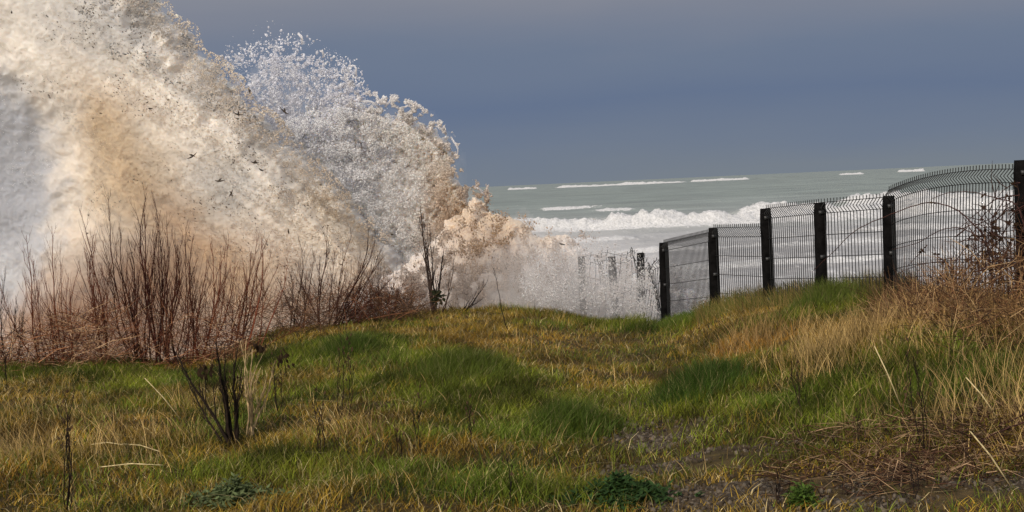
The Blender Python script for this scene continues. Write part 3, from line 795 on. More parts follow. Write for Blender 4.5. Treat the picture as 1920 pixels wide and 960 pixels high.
def panel(a, b, za, zb, h, sag=0.0, bulge=0.0, nw=None, damage=None, bend=0.0, upto=1.0):
    """welded wire panel between two post tops a -> b, folded at the top"""
    mb = MB(); col = (.010, .010, .010)
    L_ = (Vector((b.x, b.y, 0)) - Vector((a.x, a.y, 0))).length
    n = nw or max(8, int(L_ / .05))
    dirv = Vector((b.x - a.x, b.y - a.y, 0)).normalized()
    nrm = Vector((dirv.y, -dirv.x, 0))
    if nrm.y > 0: nrm = -nrm
    prof = [(0.035, 0.0), (0, 0.0), (-.05, .045), (-.10, 0)]
    def pt(t, z, off):
        zt = a.z + za + (b.z + zb - a.z - za) * t + sag * 4 * t * (1 - t)
        bu = bulge * math.sin(math.pi * t) * (0.5 + .5 * math.sin(-z * 1.5))
        p = Vector((a.x + (b.x - a.x) * t, a.y + (b.y - a.y) * t, zt + z)) + nrm * (off + bu)
        if damage: p = damage(t, z, p)
        return p
    for k in range(n + 1):
        t = (k + .5) / (n + 1)
        if t > upto: break
        pts = [pt(t, z, o) for z, o in prof]
        z = -.2
        while z > -h:
            pts.append(pt(t, z, 0)); z -= .1
        pts.append(pt(t, -h, 0))
        mb.tube(pts, .0040, 4, col, cap=False)
    hz = [(0, 0), (-.10, 0), (-.30, 0), (-.50, 0), (-.70, 0), (-.90, 0), (-1.1, 0)]
    for z, o in hz:
        if -z > h: continue
        pts = [pt(k / 16 * upto, z, o + .005) for k in range(17)]
        mb.tube(pts, .0034, 4, col, cap=False)
    return mb.build('mesh_panel', M_wire, fence)
panel(tops[1], tops[0], .045, -.065, 1.2, sag=.055, bulge=.10, nw=50)
panel(tops[2], tops[1], .0, -.01, 1.2, nw=20)
panel(tops[3], tops[2], .0, .0, 1.2, nw=25)
panel(tops[4], tops[3], .0, -.18, 1.2, nw=26)
panel(tops[5], tops[4], .0, -.04, 1.15, nw=42)
def torn(t, z, p):
    return p + Vector((.05 * math.sin(9 * t + z * 4), .06 * math.cos(7 * t), -.28 * max(0, t - .2) ** 1.2 * 1.1 + .02 * math.sin(23 * t)))
panel(tops[6], tops[5], -.02, -.05, 1.1, nw=16, damage=lambda t, z, p: p + Vector((.04 * math.sin(8 * t + 5 * z), 0, -.22 * math.sin(math.pi * t) + .03 * math.sin(20 * t))))
panel(tops[8], tops[6], -.02, .03, 1.0, nw=14, damage=lambda t, z, p: p + Vector((.06 * math.sin(11 * t + 3 * z), .05 * math.sin(6 * t), .03 * math.sin(17 * t))))

# ------------------------------------------------------------------ shrubs and stems
RED = (.055, .018, .012); DARK = (.016, .010, .007); TAN = (.36, .25, .12); BRN = (.12, .065, .03)
RED = (.11, .032, .016)
def jit(c, k=.25):
    f = random.uniform(1 - k, 1 + k); return tuple(v * f for v in c)
def grow_stem(mb, a, b, r, col, twigs=10, wob=.055, tl=.35, sub=True, start=.3, up=.75, tips=None, leafy=0.0):
    a = Vector(a); b = Vector(b); ax = b - a; ln = ax.length; n = 10
    o1 = Vector((random.uniform(-1, 1), random.uniform(-1, 1), 0)); o2 = Vector((random.uniform(-1, 1), random.uniform(-1, 1), 0))
    pts = []
    for k in range(n + 1):
        t = k / n
        p = a + ax * t + o1 * wob * ln * math.sin(math.pi * t) + o2 * wob * .5 * ln * math.sin(2 * math.pi * t)
        if 0 < k: p += Vector([random.uniform(-.006, .006) for _ in range(3)])
        pts.append(p)
    mb.tube(pts, [r * (1 - .8 * k / n) for k in range(n + 1)], 5, jit(col, .5))
    d0 = ax.normalized()
    for i in range(twigs):
        t = start + (1 - start) * (i + random.random()) / twigs
        k = min(int(t * n), n - 1); p = pts[k].lerp(pts[k + 1], t * n - k)
        w = random.uniform(0, 2 * math.pi)
        side = Vector((math.cos(w), math.sin(w) * .7, 0)).normalized()
        dv = (d0 * (up + .35) + side * random.uniform(.2, .6) + Vector((0, 0, .2))).normalized()
        l = ln * tl * (1.15 - t) * random.uniform(.5, 1.2) + .03
        q = [p]
        for s in range(1, 5):
            q.append(p + dv * l * s / 4 + Vector((0, 0, .22 * l * (s / 4) ** 2)) + Vector([random.uniform(-.015, .015) * l * 3 for _ in range(3)]))
        rr = max(r * (1 - .8 * t) * .5, .0019)
        mb.tube(q, [rr, rr * .85, rr * .7, rr * .5, .0008], 4, jit(col), cap=False)
        if sub and l > .1:
            for s in range(random.randint(1, 3)):
                j = random.randint(1, 3)
                dv2 = (dv + Vector([random.uniform(-.5, .5), random.uniform(-.4, .4), random.uniform(0, .3)])).normalized()
                l2 = l * random.uniform(.25, .5)
                mb.tube([q[j], q[j] + dv2 * l2 * .5, q[j] + dv2 * l2 + Vector((0, 0, .02))], [rr * .6, rr * .45, .0007], 3, jit(col), cap=False)
        if leafy and random.random() < leafy:
            mb.leaf(q[-1], dv, (random.uniform(-1, 1), -1, 0), .03, .016, jit((.05, .03, .015)))
def shrub(base, tips, d, label, col=RED, r=.011, rk=1.0, tw=12, group='bare shrubs along the crest', spread=.09, name='bare_shrub', **kw):
    b = P(base[0], base[1], d)
    bz = float(ground(b.x, b.y)) - .03
    b = Vector((b.x, b.y, min(b.z, bz + .1)))
    b.z = bz
    root = empty(name, b, label, 'shrub' if 'shrub' in name else 'sapling' if 'sapling' in name else 'weed', group)
    extra = []
    if group and 'crest' in group:
        for k in range(4):
            q = random.choice(tips); extra.append((q[0] + random.uniform(-55, 60), q[1] + random.uniform(25, 130)))
    for i_, (tx, ty) in enumerate(list(tips) + extra):
        if i_ == len(tips): r = r * .6
        t = P(tx, ty, d + random.uniform(-.25, .25))
        st = b + Vector((random.uniform(-1, 1) * spread, random.uniform(-1, 1) * spread, 0))
        mb = MB()
        grow_stem(mb, st, t, r * rk * random.uniform(.6, 1.1), col, tw, **kw)
        mb.build('stem', M_stem, root)
    return root

shrub((18, 668), [(12, 512), (30, 560), (44, 585), (5, 590)], 15.9, 'thin bare shrub with few dark stems at the far left edge', col=DARK, r=.008, tw=10)
shrub((84, 668), [(48, 440), (62, 490), (92, 575), (70, 540)], 16.0, 'bare shrub whose long thin forked stems stand against the grey spray', r=.009)
shrub((128, 665), [(98, 425), (112, 470), (128, 520), (150, 500)], 16.1, 'bare red brown shrub with a stem bowed to the left, left of the tallest pair', r=.009)
shrub((186, 668), [(147, 392), (152, 430), (176, 440), (190, 500), (165, 480)], 16.2, 'bare shrub with two close upright stems bundled together at their tips', r=.010)
shrub((258, 668), [(203, 362), (226, 430), (214, 480), (240, 450), (262, 500)], 16.3, 'tall bare shrub with one thick dark stem leaning left across the sandy spray', r=.014, tw=16, col=(.05, .018, .012))
shrub((292, 670), [(275, 362), (270, 400), (289, 372), (284, 430), (300, 395), (312, 420), (322, 440), (294, 440), (306, 470)], 16.5, 'tallest and densest clump of dark red upright stems in the row', r=.013, tw=16, spread=.15, col=(.055, .016, .012))
shrub((338, 668), [(348, 425), (338, 460), (362, 445), (372, 480), (328, 470), (355, 500)], 16.6, 'dense dark red shrub just right of the tallest clump', r=.011, spread=.14, tw=14, col=(.06, .02, .012))
shrub((374, 650), [(428, 440), (395, 455), (414, 470), (386, 500), (440, 500)], 16.8, 'bare shrub opening in a V above the slope, right of the dense red clump', r=.011)
shrub((440, 640), [(482, 430), (470, 470), (502, 445), (455, 500), (520, 500)], 17.3, 'bare shrub with a straight dark stem topped by a small fork', r=.010)
shrub((470, 655), [(490, 445), (540, 490), (500, 500), (395, 520)], 17.0, 'sprawling brown shrub with arching stems left of the wide forked one', r=.010, wob=.06)
shrub((560, 612), [(562, 452), (590, 470), (540, 500), (520, 520), (575, 510)], 18.2, 'slender bare shrub with fine upright twigs left of the wide forked one', r=.009, col=(.06, .03, .02))
shrub((608, 604), [(613, 425), (628, 470), (560, 500), (650, 500), (600, 480)], 18.6, 'open bare shrub with a curved main stem reaching above its neighbours', r=.013, col=(.05, .02, .014), wob=.05)
shrub((632, 606), [(690, 428), (705, 450), (712, 470), (660, 440), (680, 520), (735, 520)], 18.7, 'wide forked bare shrub leaning right with dark crossing stems', r=.013, col=(.05, .02, .014))
shrub((705, 590), [(708, 470), (722, 500), (740, 530), (690, 520)], 19.2, 'low thin bare shrub between the wide forked one and the sapling', r=.007, col=(.06, .03, .02), tw=8)
sap = shrub((816, 582), [(787, 392), (796, 440), (806, 430), (800, 480), (832, 470)], 19.5, 'lone dark sapling with a leafy tuft at its foot in the middle of the crest', r=.019, tw=12, spread=.02, name='bare_sapling', group=None, col=(.03, .02, .016), wob=.015, tl=.3)
mb = MB()
for k in range(40):
    c = P(822 + random.gauss(0, 5), 552 + random.gauss(0, 9), 19.45)
    mb.leaf(c, (random.uniform(-1, 1), random.uniform(-1, 0), random.uniform(-1, .6)), (random.uniform(-1, 1), -1, 1), .07, .045, jit((.02, .022, .010)))
mb.build('leaves', M_leaf, sap)
shrub((824, 584), [(852, 452), (846, 505), (838, 540)], 19.4, 'single thin wavy stem just right of the lone sapling', r=.008, tw=6, spread=.01, name='bare_sapling', group=None, col=(.05, .03, .02), wob=.06, tl=.2)
shrub((866, 584), [(916, 524), (896, 540), (905, 560), (840, 572), (880, 562)], 19.8, 'low spreading stick shrub lying over to the right of the sapling', r=.011, tw=5, spread=.05, col=DARK, group=None, wob=.05)
shrub((760, 588), [(700, 545), (722, 556), (690, 572), (800, 560), (775, 540)], 19.6, 'flattened dark shrub with crossing sticks on the crest left of the sapling', r=.008, tw=7, col=DARK, group=None, wob=.06, spread=.1)
lw = shrub((957, 640), [(926, 505)], 17.0, 'lone leaning dead weed with a tufted head in the middle of the turf', r=.008, tw=9, spread=.0, name='dead_weed', group=None, col=DARK, start=.75, tl=.2, wob=.03)

# foreground bare shrub and dark stalks
def gshrub(px, py, tips, label, dz=0.0, cat='weed', **kw):
    g = G(px, py)
    return shrub((px, py), tips, g.y, label, **kw)
gshrub(436, 836, [(404, 640), (420, 660), (445, 655), (436, 700), (455, 690), (412, 700), (330, 660), (345, 700)], 'black stemmed bare shrub in the near grass with stems fanning from one stump', col=(.014, .009, .006), r=.015, tw=10, spread=.04, group=None, tl=.28, wob=.03, leafy=.2)
gshrub(466, 824, [(475, 655), (490, 670), (462, 640), (500, 700), (512, 690), (450, 640)], 'pale tan stemmed bare shrub close right of the black stemmed one', col=(.38, .27, .14), r=.011, tw=6, spread=.04, group=None, tl=.3)
for (px, py, tips, lab) in [
        (522, 780, [(518, 660), (530, 668), (512, 690)], 'pair of dark dead stalks with hanging curled leaves right of the near shrubs'),
        (640, 780, [(637, 612), (636, 650)], 'tall dark dead stalk standing in the green hollow, left of a pair'),
        (656, 786, [(651, 625), (655, 660)], 'tall dark dead stalk standing in the green hollow, right of a pair'),
        (126, 962, [(122, 740), (140, 735), (132, 760), (112, 770)], 'tall dark dead dock with branched seed heads at the lower left'),
        (602, 868, [(590, 748), (604, 752), (597, 770)], 'thin dark dead stalk in the brown grass right of the near shrubs'),
        (784, 830, [(786, 735), (780, 750)], 'short dark upright stalk in the middle of the near turf'),
        (880, 842, [(877, 758), (884, 770)], 'stubby dark stalk among the green grass at centre'),
        (956, 955, [(950, 860)], 'single dark stalk at the bottom centre'),
        (1742, 856, [(1706, 655), (1712, 680), (1700, 660)], 'long leaning dark stem in the tall straw on the right'),
        (1505, 775, [(1484, 680), (1490, 690)], 'dark spiky dead flower spike leaning left in the straw'),
        (1610, 860, [(1612, 760)], 'thin dark stalk in the grass below the middle of the fence'),
        (1457, 950, [(1456, 880), (1462, 900)], 'short dark stalk beside the gravel patch'),
        (1712, 945, [(1710, 870), (1720, 890)], 'dark stub standing in the brown litter at the lower right'),
        (745, 870, [(742, 815), (750, 822)], 'small dark forked stalk at the lower centre left'),
        (14, 735, [(5, 650), (10, 670)], 'dark dead stalk at the left edge below the shrubs')]:
    gshrub(px, py, tips, lab, name='dead_stalk', group='dark dead stalks in the turf', col=DARK, r=.0048, tw=9, spread=.012, tl=.14, sub=False, start=.35, leafy=.35)

# hanging dead leaves by the near shrub
for (px, py, n, lab) in [(382, 690, 26, 'drooping black clump of dead leaves left of the near shrubs'), (485, 648, 30, 'brown crumpled clump of dead leaves above the near shrubs'), (532, 668, 20, 'dark curled dead leaves on a stalk right of the near shrubs')]:
    g = G(px, py + 45); mb = MB()
    c = P(px, py, g.y)
    for k in range(n):
        q = c + Vector((random.gauss(0, .035), random.gauss(0, .03), random.gauss(0, .035)))
        mb.leaf(q, (random.uniform(-.6, .6), random.uniform(-.5, .5), -1), (random.uniform(-1, 1), -1, random.uniform(-1, 1)), random.uniform(.04, .08), random.uniform(.015, .035), jit((.030, .018, .010)))
    mb.tube([Vector((c.x + .02, c.y, g.z - .02)), c.lerp(g, .5) + Vector((.015, 0, 0)), c], [.005, .004, .003], 5, DARK)
    o = mb.build('dead_leaf_clump', M_leaf)
    o.data.transform(Matrix.Translation(-Vector((c.x, c.y, g.z)))); o.location = (c.x, c.y, g.z)
    tag(o, lab, 'dead leaves', 'dead leaf clumps by the near shrubs')

# tangled undergrowth along the crest: countless thin twigs
def tangle(name, n, area, hgt, cols, label, r=.0022, ln=(.12, .45), up=.5):
    """area: list of (px0, px1, py, d0, d1)"""
    BV = []; FC = []; CC = []
    base = np.array([(1, 0), (-.5, .87), (-.5, -.87)])
    m = 0
    for i in range(n):
        a = area[rng.integers(len(area))]
        px = rng.uniform(a[0], a[1]); d = rng.uniform(a[3], a[4])
        p = P(px, a[2], d); gz = float(ground(p.x, p.y))
        h = hgt(px)
        st = np.array([p.x, p.y, gz + rng.random() ** 1.6 * h * .75])
        dv = rng.normal(size=3) * np.array([1, .6, up]); dv[2] = abs(dv[2]) + .1 * rng.random(); dv /= np.linalg.norm(dv)
        l = rng.uniform(*ln)
        q1 = st + dv * l * .5 + rng.normal(size=3) * .02; q2 = st + dv * l + rng.normal(size=3) * .03 - np.array([0, 0, .04 * l])
        rr = r * rng.uniform(.6, 1.5)
        t = np.cross(dv, [0.2, 1, .1]); t /= np.linalg.norm(t) + 1e-9; b = np.cross(dv, t)
        for q, k in ((st, 1), (q1, .8), (q2, .35)):
            for u in base: BV.append(q + (t * u[0] + b * u[1]) * rr * k)
        for s in range(2):
            o = m + s * 3
            for k in range(3): FC.append((o + k, o + (k + 1) % 3, o + 3 + (k + 1) % 3, o + 3 + k))
        m += 9
        c = np.array(cols[rng.integers(len(cols))]) * rng.uniform(.6, 1.5); CC += [c] * 9
    o = mesh_np(name, np.array(BV), np.array(FC), M_stem, None, np.array(CC))
    return tag(o, label, 'undergrowth', kind='stuff')
tangle('undergrowth', 2500, [(-80, 250, 660, 15.4, 16.9), (100, 460, 660, 15.9, 17.2), (-80, 200, 660, 15.6, 16.6)],
       lambda px: np.interp(px, [-80, 60, 150, 260, 420, 460], [.35, .5, .75, .8, .6, .4]), [(.20, .075, .035), (.32, .15, .07), (.08, .028, .016), (.45, .29, .16), (.04, .016, .010)],
       'tangle of reddish dead twigs and bracken under the shrubs at the left')
tangle('undergrowth', 1900, [(330, 620, 640, 17.0, 18.6), (560, 800, 590, 18.6, 19.9), (640, 780, 590, 18.8, 19.8)],
       lambda px: np.interp(px, [330, 500, 640, 700, 790, 800], [.75, .65, .5, .5, .35, .1]), [(.07, .035, .022), (.11, .06, .03), (.035, .02, .014), (.20, .10, .05)],
       'tangle of dark twigs along the crest left of the lone sapling')

tangle('undergrowth', 620, [(60, 500, 660, 15.9, 17.4), (180, 420, 660, 16.0, 17.0), (520, 740, 600, 18.4, 19.3)],
       lambda px: np.interp(px, [60, 200, 300, 420, 520, 740], [.4, .9, .9, .8, .5, .35]), [(.10, .030, .016), (.05, .016, .010), (.20, .08, .04)],
       'upright thin dead red stalks standing among the shrubs', r=.0024, ln=(.25, .75), up=2.0)

# ------------------------------------------------------------------ brambles at the fence
def cane(name, pts, d0, d1, r, label, leaves=1, col=(.05, .022, .018), group='arching bramble canes against the fence'):
    n = len(pts); Q = []
    raw = [P(x, y, d0 + (d1 - d0) * i / (n - 1)) for i, (x, y) in enumerate(pts)]
    for i in range(n - 1):                     # Catmull-Rom
        p0 = raw[max(i - 1, 0)]; p1 = raw[i]; p2 = raw[i + 1]; p3 = raw[min(i + 2, n - 1)]
        for k in range(6):
            t = k / 6
            Q.append(.5 * ((2 * p1) + (p2 - p0) * t + (2 * p0 - 5 * p1 + 4 * p2 - p3) * t * t + (3 * p1 - p0 - 3 * p2 + p3) * t ** 3))
    Q.append(raw[-1])
    root = empty(name, Q[-1], label, 'bramble', group)
    mb = MB()
    m = len(Q)
    mb.tube([q + Vector([random.uniform(-.003, .003) for _ in range(3)]) for q in Q], [r * (.35 + .65 * i / m) for i in range(m)], 5, col)
    for i in range(1, m - 1):                  # thorns
        w = Vector([random.uniform(-1, 1) for _ in range(3)]).normalized()
        mb.tube([Q[i], Q[i] + w * .014], [.002, .0004], 3, col, cap=False)
    mb.build('cane', M_stem, root)
    if leaves:
        lb = MB()
        for k in range(leaves):
            q = Q[random.randrange(2, m - 2)]
            for j in (-1, 0, 1):
                lb.leaf(q, (j * .7, random.uniform(-.5, .5), random.uniform(-1, .5)), (random.uniform(-.5, .5), -1, .5), .034, .022, jit((.035, .022, .012)))
        lb.build('leaves', M_leaf, root)
    return root
cane('bramble', [(1524, 508), (1560, 474), (1605, 432), (1670, 402), (1740, 380), (1790, 392), (1822, 418), (1850, 455), (1860, 560)], 13.3, 11.4, .0062, 'longest bramble cane arching from the right bush across two fence panels')
cane('bramble', [(1672, 468), (1720, 455), (1762, 432), (1800, 428), (1830, 442), (1852, 470), (1866, 570)], 12.8, 11.3, .0055, 'low bramble cane arching to the post at the left end of the curved panel')
cane('bramble', [(1745, 374), (1776, 362), (1818, 360), (1870, 372), (1908, 388), (1925, 450)], 12.0, 11.0, .0052, 'top bramble cane spread flat near the top of the curved panel')
cane('bramble', [(1796, 430), (1832, 400), (1868, 374), (1912, 366)], 11.6, 11.0, .0050, 'bramble cane slanting up right to the end post')
cane('bramble', [(1868, 372), (1888, 352), (1912, 342)], 11.2, 10.9, .0045, 'short bramble tip crossing the fence top beside the end post', leaves=1)
cane('bramble', [(1684, 512), (1730, 495), (1790, 488), (1850, 486), (1915, 505)], 12.6, 11.0, .0050, 'lowest bramble cane running level over the dry grass')
cane('bramble', [(1700, 500), (1722, 478), (1738, 460)], 12.5, 12.3, .0042, 'small upright bramble shoot in front of the curved panel')
cane('bramble', [(1852, 470), (1880, 440), (1900, 400), (1930, 380)], 11.4, 10.9, .0055, 'thick bramble cane rising steeply beside the end post')
cane('bramble', [(1840, 500), (1862, 450), (1858, 420), (1866, 400)], 11.4, 11.2, .0050, 'upright bramble cane with a budded tip in the bush')
cane('bramble', [(1750, 462), (1758, 480), (1772, 492), (1800, 520)], 11.9, 11.6, .0042, 'drooping bramble side shoot beside the loose leaf')
cane('bramble', [(1600, 842), (1700, 838), (1800, 818), (1870, 800), (1930, 770)], 8.9, 8.2, .0050, 'dark bramble cane trailing over the ground at the lower right')
cane('bramble', [(1640, 905), (1720, 890), (1800, 850), (1860, 815), (1925, 790)], 8.4, 8.0, .0048, 'second trailing cane nearest to the lower right corner')
cane('bramble', [(1440, 895), (1500, 870), (1560, 878), (1640, 860)], 8.5, 8.7, .0035, 'thin dark cane looped over the litter right of the gravel', leaves=0)
bb = MB()
for k in range(150):
    c = P(random.gauss(1868, 32), random.gauss(455, 40), random.uniform(11.0, 11.7))
    dv = Vector((random.uniform(-1, 1), random.uniform(-.5, .5), random.uniform(-.4, 1))).normalized(); l = random.uniform(.08, .28)
    bb.tube([c, c + dv * l * .5 + Vector([random.uniform(-.02, .02) for _ in range(3)]), c + dv * l], [.0035, .0028, .001], 4, jit((.045, .022, .016)), cap=False)
    if random.random() < .35:
        bb.leaf(c, dv, (random.uniform(-1, 1), -1, 0), .045, .03, jit((.04, .024, .014)))
for k in range(14):
    c = P(random.uniform(1820, 1925), random.uniform(470, 560), 11.4); g = Vector((c.x, c.y, float(ground(c.x, c.y))))
    bb.tube([g, g.lerp(c, .5) + Vector((random.uniform(-.05, .05), 0, .05)), c + Vector((0, 0, .1))], [.006, .005, .003], 5, jit((.045, .022, .016)))
bbo = bb.build('bramble_bush', M_stem)
tag(bbo, 'dense dark bramble bush of crossing twigs at the foot of the end post', 'bramble')

tangle('bracken', 3200, [(1700, 1980, 560, 10.6, 12.3), (1780, 1980, 600, 10.0, 12.0), (1640, 1800, 560, 12.0, 13.4)],
       lambda px: np.interp(px, [1640, 1700, 1780, 1850, 1980], [.1, .22, .42, .60, .75]), [(.12, .055, .026), (.22, .12, .055), (.06, .028, .016), (.40, .26, .13), (.03, .015, .01)],
       'reddish dead bracken and stems massed under the brambles on the right bank', r=.0020, ln=(.10, .35), up=1.0)
tangle('twig_litter', 1500, [(1450, 1960, 930, 7.6, 9.0), (1600, 1960, 930, 7.4, 8.8)],
       lambda px: np.full_like(np.asarray(px, float), .07), [(.07, .032, .018), (.11, .06, .03), (.03, .015, .010), (.28, .18, .10)],
       'brown litter of broken twigs on the ground at the lower right', r=.0024, ln=(.06, .3), up=.12)

# ------------------------------------------------------------------ grass
def blades(name, n, hfun, wfun, colfun, dens, label, lean=(.25, 0), curl=.4, rootfun=None, cat='grass', kind='stuff', seg=3, xr=None, mat=None, parent=None):
    if rootfun is not None:
        x, y = rootfun(n)
    else:
        X_ = []; Y_ = []; tot = 0
        while tot < n:
            m = n * 2
            yy = rng.uniform(6.6, 21.5, m); uu = rng.uniform(-.37, .37, m)
            ye = np.interp(uu, CU, CY)
            k = (yy < ye + .25) & (rng.random(m) < dens(uu * yy, yy) * np.clip(yy / 21, 0, 1) * np.clip(14 / yy, .55, 1))
            X_.append((uu * yy)[k]); Y_.append(yy[k]); tot += int(k.sum())
        x = np.concatenate(X_)[:n]; y = np.concatenate(Y_)[:n]
    n = len(x)
    z = ground(x, y) - .008
    h = hfun(x, y) * rng.uniform(.5, 1.35, n); w = wfun(x, y) * rng.uniform(.6, 1.4, n)
    a = rng.uniform(0, 2 * np.pi, n)
    wind = (fbm(x * .9, y * .9, 2, 401) - .5) * 2.2
    lx = lean[0] + np.cos(a) * curl + wind * .18; ly = lean[1] + np.sin(a) * curl * .8
    side = np.stack([np.cos(a + 1.57 + rng.normal(0, .6, n)), np.sin(a + 1.57), np.zeros(n)], -1)
    # blades mostly show their flat side in every direction
    T = np.linspace(0, 1, seg + 1)
    VV = []
    for k, t in enumerate(T):
        c = np.stack([x + lx * h * t ** 1.7, y + ly * h * t ** 1.7, z + h * (t - .28 * (lx ** 2 + ly ** 2) * t * t)], -1)
        if k < seg:
            ww = (w * (1 - t * .75) / 2)[:, None]
            VV += [c - side * ww, c + side * ww]
        else:
            VV.append(c)
    k = len(VV)
    Vv = np.stack(VV, 1).reshape(-1, 3)
    fq = []
    for s in range(seg - 1):
        fq.append([2 * s, 2 * s + 1, 2 * s + 3, 2 * s + 2])
    tri = [2 * (seg - 1), 2 * (seg - 1) + 1, 2 * seg]
    off = (np.arange(n) * k)[:, None]
    Q = np.concatenate([off + np.array(q)[None] for q in fq]); Tt = off + np.array(tri)[None]
    loops = np.concatenate([Q.ravel(), Tt.ravel()]).astype(np.int32)
    lens = np.concatenate([np.full(len(Q), 4), np.full(len(Tt), 3)])
    starts = np.concatenate([[0], np.cumsum(lens)[:-1]]).astype(np.int32)
    cl = np.repeat(colfun(x, y, n), k, axis=0)
    me = bpy.data.meshes.new(name)
    me.vertices.add(len(Vv)); me.vertices.foreach_set('co', Vv.astype(np.float32).ravel())
    me.loops.add(len(loops)); me.loops.foreach_set('vertex_index', loops)
    me.polygons.add(len(starts)); me.polygons.foreach_set('loop_start', starts)
    me.update(calc_edges=True)
    me.polygons.foreach_set('use_smooth', np.ones(len(starts), bool))
    at = me.color_attributes.new('Col', 'FLOAT_COLOR', 'POINT'); c4 = np.ones((len(Vv), 4), np.float32); c4[:, :3] = cl
    at.data.foreach_set('color', c4.ravel()); me.materials.append(mat or M_grass); me.update()
    o = link(bpy.data.objects.new(name, me), parent)
    return tag(o, label, cat, kind=kind)

def pathm(x, y): return np.clip(zsum(Z_path, x, y) * (.6 + .8 * fbm(x * 3, y * 3, 2, 57)), 0, 1) * np.where(y < 11.3, 1.0, .72)
def patch(x, y):
    v = fbm(x * 3.3, y * 2.6, 4, 701, .6); return (.35 + 1.35 * np.clip((v - .30) / .40, 0, 1))[:, None]
def vary(n, k=.35): return rng.uniform(1 - k, 1 + k, (n, 1))
def col_green(x, y, n):
    g = fbm(x * 1.7, y * 1.7, 3, 501)[:, None]
    c = np.array([.140, .145, .013]) * (1 - g) + np.array([.045, .080, .010]) * g
    t = rng.random((n, 1)) < .10
    c = np.where(t, np.array([.24, .20, .08]), c)
    return c * vary(n, .6) * patch(x, y)
def col_brown(x, y, n):
    w = np.clip(zsum(Z_warm, x, y), 0, 1)[:, None]
    c = np.array([.205, .128, .018]) * (1 - w) + np.array([.27, .125, .018]) * w
    g = greenness(x, y)[:, None] * .6
    c = c * (1 - g) + np.array([.09, .10, .014]) * g
    t = rng.random((n, 1)) < .15
    c = np.where(t, np.array([.34, .26, .12]), c)
    return c * vary(n, .65) * patch(x + 3, y)
def col_straw(x, y, n):
    w = np.clip(zsum(Z_red, x, y) * .8 + zsum(Z_warm, x, y) * .4, 0, 1)[:, None]
    c = np.array([.36, .245, .095]) * (1 - w) + np.array([.29, .145, .052]) * w
    return c * vary(n, .5) * (.5 + .5 * patch(x + 7, y))
blades('green_grass', 120000, lambda x, y: .055 + .05 * greenness(x, y) + .05 * np.clip(fbm(x * 2, y * 2, 3, 71) - .45, 0, 1) * 3, lambda x, y: np.full_like(x, .0058),
       col_green, lambda x, y: np.clip(greenness(x, y) * 1.15 + .06, 0, 1) * (1 - .9 * pathm(x, y)), 'lush green grass growing in patches over the clifftop', lean=(.15, .1), curl=.75)
blades('brown_grass', 130000, lambda x, y: .05 * (1 - .5 * pathm(x, y)) + .05 * np.clip(fbm(x * 2.3, y * 2.3, 3, 81) - .4, 0, 1) * 3 + .03 * np.clip(zsum(Z_straw, x, y), 0, 1), lambda x, y: np.full_like(x, .0055),
       col_brown, lambda x, y: np.clip(1.0 - greenness(x, y) * .9, .05, 1) * (1 - .93 * pathm(x, y)), 'short ochre and olive winter grass covering the clifftop', lean=(.15, .05), curl=.9)
blades('straw_grass', 8500, lambda x, y: .13 + .15 * np.clip(zsum(Z_straw, x, y), 0, 1.1), lambda x, y: np.full_like(x, .0042),
       col_straw, lambda x, y: np.clip(zsum(Z_straw, x, y) * 1.0 - .05, 0.075, 1) * (1 - .75 * greenness(x, y)) * np.clip(fbm(x * 2.6, y * 2.6, 3, 811) * 2.4 - .6, .08, 1) * (1 - .9 * pathm(x, y)), 'tall pale dry grass stalks standing through the turf', lean=(-.15, .0), curl=.6, seg=4)
blades('dry_stalks', 2600, lambda x, y: .10 + .10 * rng.random(len(x)), lambda x, y: np.full_like(x, .006),
       lambda x, y, n: np.tile([[.42, .33, .16]], (n, 1)) * vary(n, .4), lambda x, y: np.full_like(x, .5) * (1 - .5 * pathm(x, y)), 'fallen dry straws strewn across the turf', lean=(.2, 0), curl=1.9, seg=3)
blades('leaf_litter', 14000, lambda x, y: np.full_like(x, .035), lambda x, y: np.full_like(x, .015),
       lambda x, y, n: np.where(rng.random((n, 1)) < .55, np.array([.12, .07, .028]), np.array([.07, .085, .018])) * vary(n, .6), lambda x, y: np.clip(fbm(x * 2, y * 2, 3, 905) * 2.4 - .8, 0, 1),
       'small matted dead and green leaves among the grass', lean=(.1, 0), curl=1.2, seg=2, cat='leaves')
blades('dead_stems', 420, lambda x, y: .16 + .16 * np.clip(zsum(Z_straw, x, y), 0, 1), lambda x, y: np.full_like(x, .0050),
       lambda x, y, n: np.tile([[.035, .022, .013]], (n, 1)) * vary(n, .5), lambda x, y: np.clip(.25 + zsum(Z_straw, x, y), 0, 1) * (1 - .9 * pathm(x, y)),
       'scattered thin dark dead stems standing in the turf', lean=(-.1, 0), curl=.3, seg=4, cat='stems')
# grass at the fence foot on the bank
def bank_root(n):
    px = rng.uniform(1300, 1720, n); u = (px - 960) / F
    ye = np.interp(u, CU, CY)
    y = ye - rng.random(n) ** 1.4 * 1.4 + .15
    return u * y, y
blades('bank_grass', 9000, lambda x, y: np.full_like(x, .17), lambda x, y: np.full_like(x, .004), lambda x, y, n: np.where(rng.random((n, 1)) < .5, np.array([.24, .17, .06]), np.array([.09, .105, .018])) * vary(n, .4),
       None, 'longer mixed grass along the foot of the fence', lean=(-.2, 0), curl=.4, rootfun=bank_root, seg=4)

